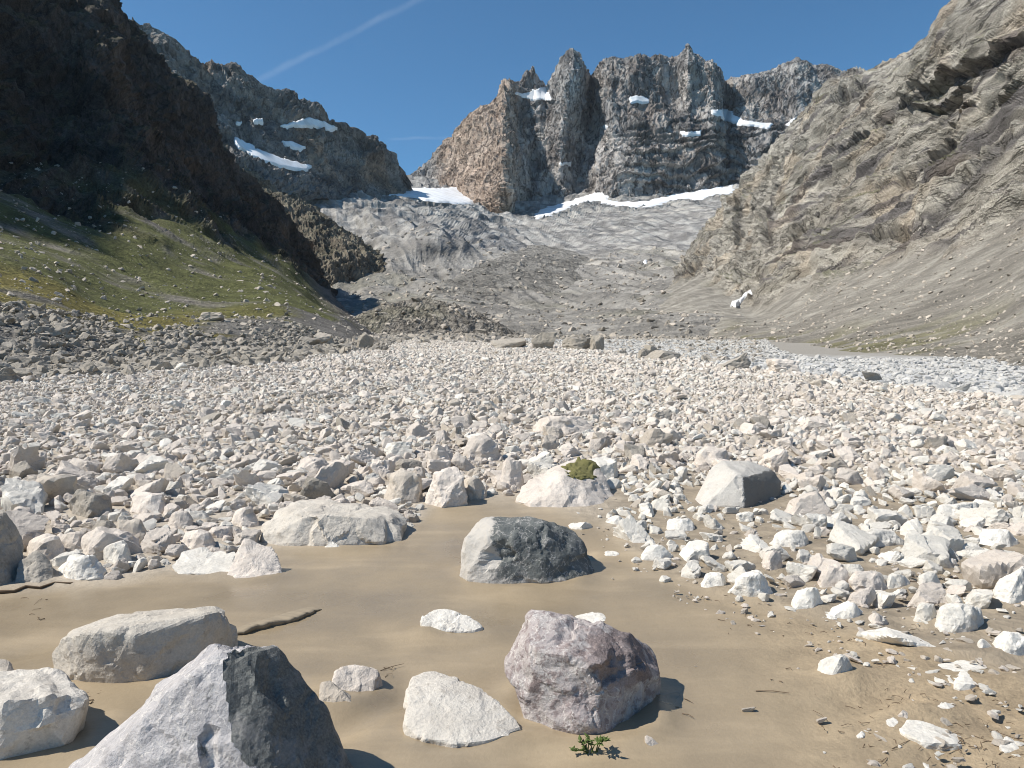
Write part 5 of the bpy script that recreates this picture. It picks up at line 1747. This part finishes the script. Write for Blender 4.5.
# ------------------------------------------------------------------ moss, plant, twigs
M_MOSS, N_, L_, b_ = new_mat('moss')
tc_ = N_.new('ShaderNodeTexCoord')
nn_ = noise_node(N_, L_, tc_.outputs['Object'], 14, 4, .6)
L_.new(mixcol(N_, L_, nn_, (0.10, 0.10, 0.03), (0.22, 0.20, 0.09)), b_.inputs['Base Color'])
b_.inputs['Roughness'].default_value = 1.0


def moss_on(label_name, px_poly):
    """moss cushion clinging to the mossy boulder: a thickened skin over part of its surface"""
    o = [x for x in bpy.data.objects if x.get('label', '') == label_name][0]
    me = o.data
    v = np.array([x.co[:] for x in me.vertices]); f = np.array([p.vertices[:] for p in me.polygons])
    nrm = np.array([x.normal[:] for x in me.vertices])
    w = v + np.array(o.location)
    px, py = project(w[:, 0], w[:, 1], w[:, 2])
    wob = w * 6
    px = px + 5 * noise(wob, 201) + 3 * noise(wob * 3, 203); py = py + 4 * noise(wob, 202) + 2 * noise(wob * 3, 204)
    ins = in_poly(px, py, px_poly) & (nrm[:, 2] > -0.2)
    ff = f[ins[f].all(1)]
    if len(ff) < 5:
        return
    ids, inv = np.unique(ff, return_inverse=True)
    ff = inv.reshape(-1, 3)
    cnt = np.bincount(ff.ravel(), minlength=len(ids))
    h = np.where(cnt < 6, -0.01, 0.012 + 0.012 * noise(w[ids] * 25, 207))
    q = v[ids] + nrm[ids] * h[:, None]
    add('moss', mesh_np('moss', q, ff, M_MOSS, None, False), o, label='green moss patch on the boulder top')


moss_on('broad pale boulder with a green moss patch on its top', [(560, 466), (575, 455), (598, 460), (600, 478), (585, 483), (568, 478)])

M_LEAF, N_, L_, b_ = new_mat('leaf_green')
b_.inputs['Base Color'].default_value = (0.075, 0.11, 0.025, 1); b_.inputs['Roughness'].default_value = 0.6
M_TWIG, N_, L_, b_ = new_mat('twig_bark')
b_.inputs['Base Color'].default_value = (0.14, 0.10, 0.065, 1); b_.inputs['Roughness'].default_value = 0.9


def tube(pts, r0, r1, sides=5):
    pts = np.array(pts, float); n = len(pts)
    V, Fc = [], []
    for i in range(n):
        t = pts[min(i + 1, n - 1)] - pts[max(i - 1, 0)]; t /= np.linalg.norm(t) + 1e-9
        a = np.cross(t, [0.3, 0.2, 1]); a /= np.linalg.norm(a) + 1e-9
        b = np.cross(t, a)
        r = r0 + (r1 - r0) * i / (n - 1)
        for k in range(sides):
            w = 2 * math.pi * k / sides
            V.append(pts[i] + r * (a * math.cos(w) + b * math.sin(w)))
    for i in range(n - 1):
        for k in range(sides):
            k2 = (k + 1) % sides
            Fc.append((i * sides + k, i * sides + k2, (i + 1) * sides + k2, (i + 1) * sides + k))
    return np.array(V), np.array(Fc)


def plant(px, py, label):
    d = base_dist(py)
    x, y, _ = P(px, py, d)
    g = float(gz(np.array([x]), np.array([y]))[0])
    root = bpy.data.objects.new('small_plant', None)
    col.objects.link(root)
    root.location = (x, y, g); root['label'] = label; root['category'] = 'plant'
    rs = np.random.RandomState(3)
    for s in range(8):
        lean = rs.uniform(-0.10, 0.10)
        hgt = rs.uniform(0.025, 0.075)
        sx = rs.uniform(-.025, .025)
        dyp = rs.uniform(-.06, .06)
        path = [(sx, 0, -0.02), (sx + lean * .4, dyp * .4, hgt * .6), (sx + lean, dyp, hgt)]
        V, Fc = tube(path, 0.003, 0.0015)
        add('stem', mesh_np('stem', V, Fc, M_LEAF, None, True), root)
        for k in range(9):
            t = 0.3 + 0.7 * k / 8
            c = np.array(path[1]) * (1 - t) + np.array(path[2]) * t
            a = rs.uniform(0, 6.28); L = rs.uniform(.018, .034); w = L * .28
            dr = np.array([math.cos(a), math.sin(a), rs.uniform(-.1, .6)]); sd_ = np.array([-math.sin(a), math.cos(a), 0])
            up = np.array([0, 0, 0.002])
            V = np.array([c, c + dr * L * .4 + sd_ * w, c + dr * L, c + dr * L * .4 - sd_ * w, c + dr * L * .45 + up * 2])
            Fc = np.array([(0, 1, 4), (1, 2, 4), (2, 3, 4), (3, 0, 4)])
            add('leaf', mesh_np('leaf', V, Fc, M_LEAF), root)


plant(590, 752, 'small green leafy plant rooted in mud before the purple boulder')

# broken lip of drying mud behind the near boulders
M_MUD, N_, L_, b_ = new_mat('drying_mud')
tc_ = N_.new('ShaderNodeNewGeometry')
nn_ = noise_node(N_, L_, tc_.outputs['Position'], 25, 4, .6)
L_.new(mixcol(N_, L_, nn_, (0.265, 0.22, 0.16), (0.31, 0.26, 0.19)), b_.inputs['Base Color'])
b_.inputs['Roughness'].default_value = 0.7
rows = []
A_, B_ = np.array(P(226, 643, base_dist(643)))[:2], np.array(P(324, 612, base_dist(612)))[:2]
dr_ = (B_ - A_) / np.linalg.norm(B_ - A_); up_ = np.array([-dr_[1], dr_[0]])
nl_ = 50
for k in range(nl_):
    t = k / (nl_ - 1)
    c_ = A_ + (B_ - A_) * t + up_ * (0.03 * math.sin(7 * t) + 0.02 * float(noise(np.array([[t * 14, 0, 0]]), 3)[0]) + 0.012 * float(noise(np.array([[t * 45, 3, 0]]), 4)[0]))
    hgt = 0.036 * math.sin(math.pi * t) ** .6 * (0.75 + 0.5 * float(noise(np.array([[t * 20, 1, 0]]), 5)[0]))
    for (o_, z_) in ((0.16, -0.004), (0.10, 0.3), (0.04, 0.8), (0.0, 1.0), (-0.004, 0.5), (0.012, -0.5)):
        p_ = (c_ if o_ < .1 else A_ + (B_ - A_) * t) + up_ * o_
        if o_ > .1:
            hgt_ = 0.03 * math.sin(math.pi * t) ** .6
        else:
            hgt_ = hgt
        rows.append((p_[0], p_[1], float(gz(np.array([p_[0]]), np.array([p_[1]]))[0]) + (z_ * hgt_ if abs(z_) > .01 else z_)))
V = np.array(rows)
Fc = grid_faces(nl_, 6, False)
add('mud_lip', mesh_np('mud_lip', V, Fc, M_MUD, None, True), bpy.data.objects['ground'])

# driftwood stick along the mud edge at the left
d = base_dist(590)
path = []
for k, (a, b) in enumerate([(0, 596), (14, 595), (26, 591), (40, 591), (55, 586), (70, 586), (88, 582)]):
    dd = base_dist(b)
    x_, y_, _ = P(a, b, dd)
    path.append((x_, y_, float(gz(np.array([x_]), np.array([y_]))[0]) + (0.012, 0.006, 0.014, 0.004, 0.01, 0.003, -0.008)[k]))
V, Fc = tube(path, 0.014, 0.005, 7)
V = V + 0.004 * np.stack([noise(V * 30, 1), noise(V * 30, 2), noise(V * 30, 3)], -1)
o = add('driftwood_stick', mesh_np('driftwood_stick', V, Fc, M_TWIG, None, True), None, label='dark driftwood stick along the mud edge at left', category='stick')

# litter of small twigs on the drying bank
VV, FF, base_i = [], [], 0
rs = np.random.RandomState(8)
zones = [((880, 690), (1040, 770), 90), ((760, 620), (930, 700), 30), ((700, 560), (860, 640), 25), ((660, 690), (700, 720), 8), ((20, 600), (50, 625), 8), ((80, 690), (110, 712), 10), ((820, 700), (900, 768), 30), ((380, 650), (400, 680), 6)]
for (a, b, n) in zones:
    for k in range(n):
        px, py = rs.uniform(a[0], b[0]), rs.uniform(a[1], b[1])
        if k % 3 and n > 50:      # most litter lies in drift lines
            py = a[1] + (b[1] - a[1]) * ((px - a[0]) / (b[0] - a[0]) * .7 + .12 * (k % 4)) + rs.normal(scale=3)
        d = base_dist(py)
        x, y, _ = P(px, py, d)
        L = rs.uniform(.006, .03) * (1 + (rs.rand() < .08) * 2); an = rs.normal(scale=.9) - .35
        g = gz(np.array([x - L * math.cos(an), x, x + L * math.cos(an)]), np.array([y - L * math.sin(an), y, y + L * math.sin(an)]))
        r = rs.uniform(.001, .0025)
        bend = rs.normal(scale=.008)
        V, Fc = tube([(x - L * math.cos(an), y - L * math.sin(an), g[0] + r), (x + bend, y + bend, g[1] + r + .004), (x + L * math.cos(an), y + L * math.sin(an), g[2] + r)], r, r * .6, 4)
        VV.append(V); FF.append(Fc + base_i); base_i += len(V)
add('twig_litter', mesh_np('twig_litter', np.concatenate(VV), np.concatenate(FF), M_TWIG), None, kind='stuff', label='dark twigs and plant litter strewn over the drying bank', category='twigs')
# gravel crumbs on the bank
n = 1700
px = rs.uniform(560, 1060, n); py = rs.uniform(500, 768, n)
lim = np.interp(px, [560, 640, 760, 900, 1024], [520, 570, 625, 665, 720])
keep = (py < lim + 12) | ((px > 860) & (py > 700) & (rs.rand(n) < .35)) | (rs.rand(n) < .02)
px, py = px[keep], py[keep]
d = np.array([base_dist(v) for v in py])
X = np.array([P(a, b, c) for a, b, c in zip(px, py, d)])
r = 0.008 + 0.03 * rs.rand(len(px)) ** 3
z = gz(X[:, 0], X[:, 1]) + r * .2
n = len(px)
scatter_object('bank_pebbles', np.stack([X[:, 0], X[:, 1], z], -1), r[:, None] * np.stack([rs.uniform(.9, 1.3, n), rs.uniform(.8, 1.1, n), rs.uniform(.5, .9, n)], -1),
               np.stack([rs.normal(scale=.2, size=n), rs.normal(scale=.2, size=n), rs.uniform(0, 6.28, n)], -1), [C_WHITE, C_PALE, C_BEIGE], 'small white pebbles sprinkled over the right bank', 'pebbles', (rs.randint(0, 1000, n), rs.choice(3, n)))

# ------------------------------------------------------------------ haze of the mountain air
HAZE = 0.000012
bm = bmesh.new()
bmesh.ops.create_cube(bm, size=1.0)
me = bpy.data.meshes.new('haze')
bm.to_mesh(me); bm.free()
o = add('haze', me, None, kind='stuff')
o.scale = (9000, 9000, 2200)
o.location = (0, 1500, 1100 - 420)
mh = bpy.data.materials.new('haze'); mh.use_nodes = True
nt = mh.node_tree; nt.nodes.clear()
ou = nt.nodes.new('ShaderNodeOutputMaterial'); pv = nt.nodes.new('ShaderNodeVolumePrincipled')
pv.inputs['Color'].default_value = (0.86, 0.92, 1.0, 1)
pv.inputs['Density'].default_value = HAZE
pv.inputs['Anisotropy'].default_value = 0.2
nt.links.new(pv.outputs[0], ou.inputs['Volume'])
me.materials.append(mh)
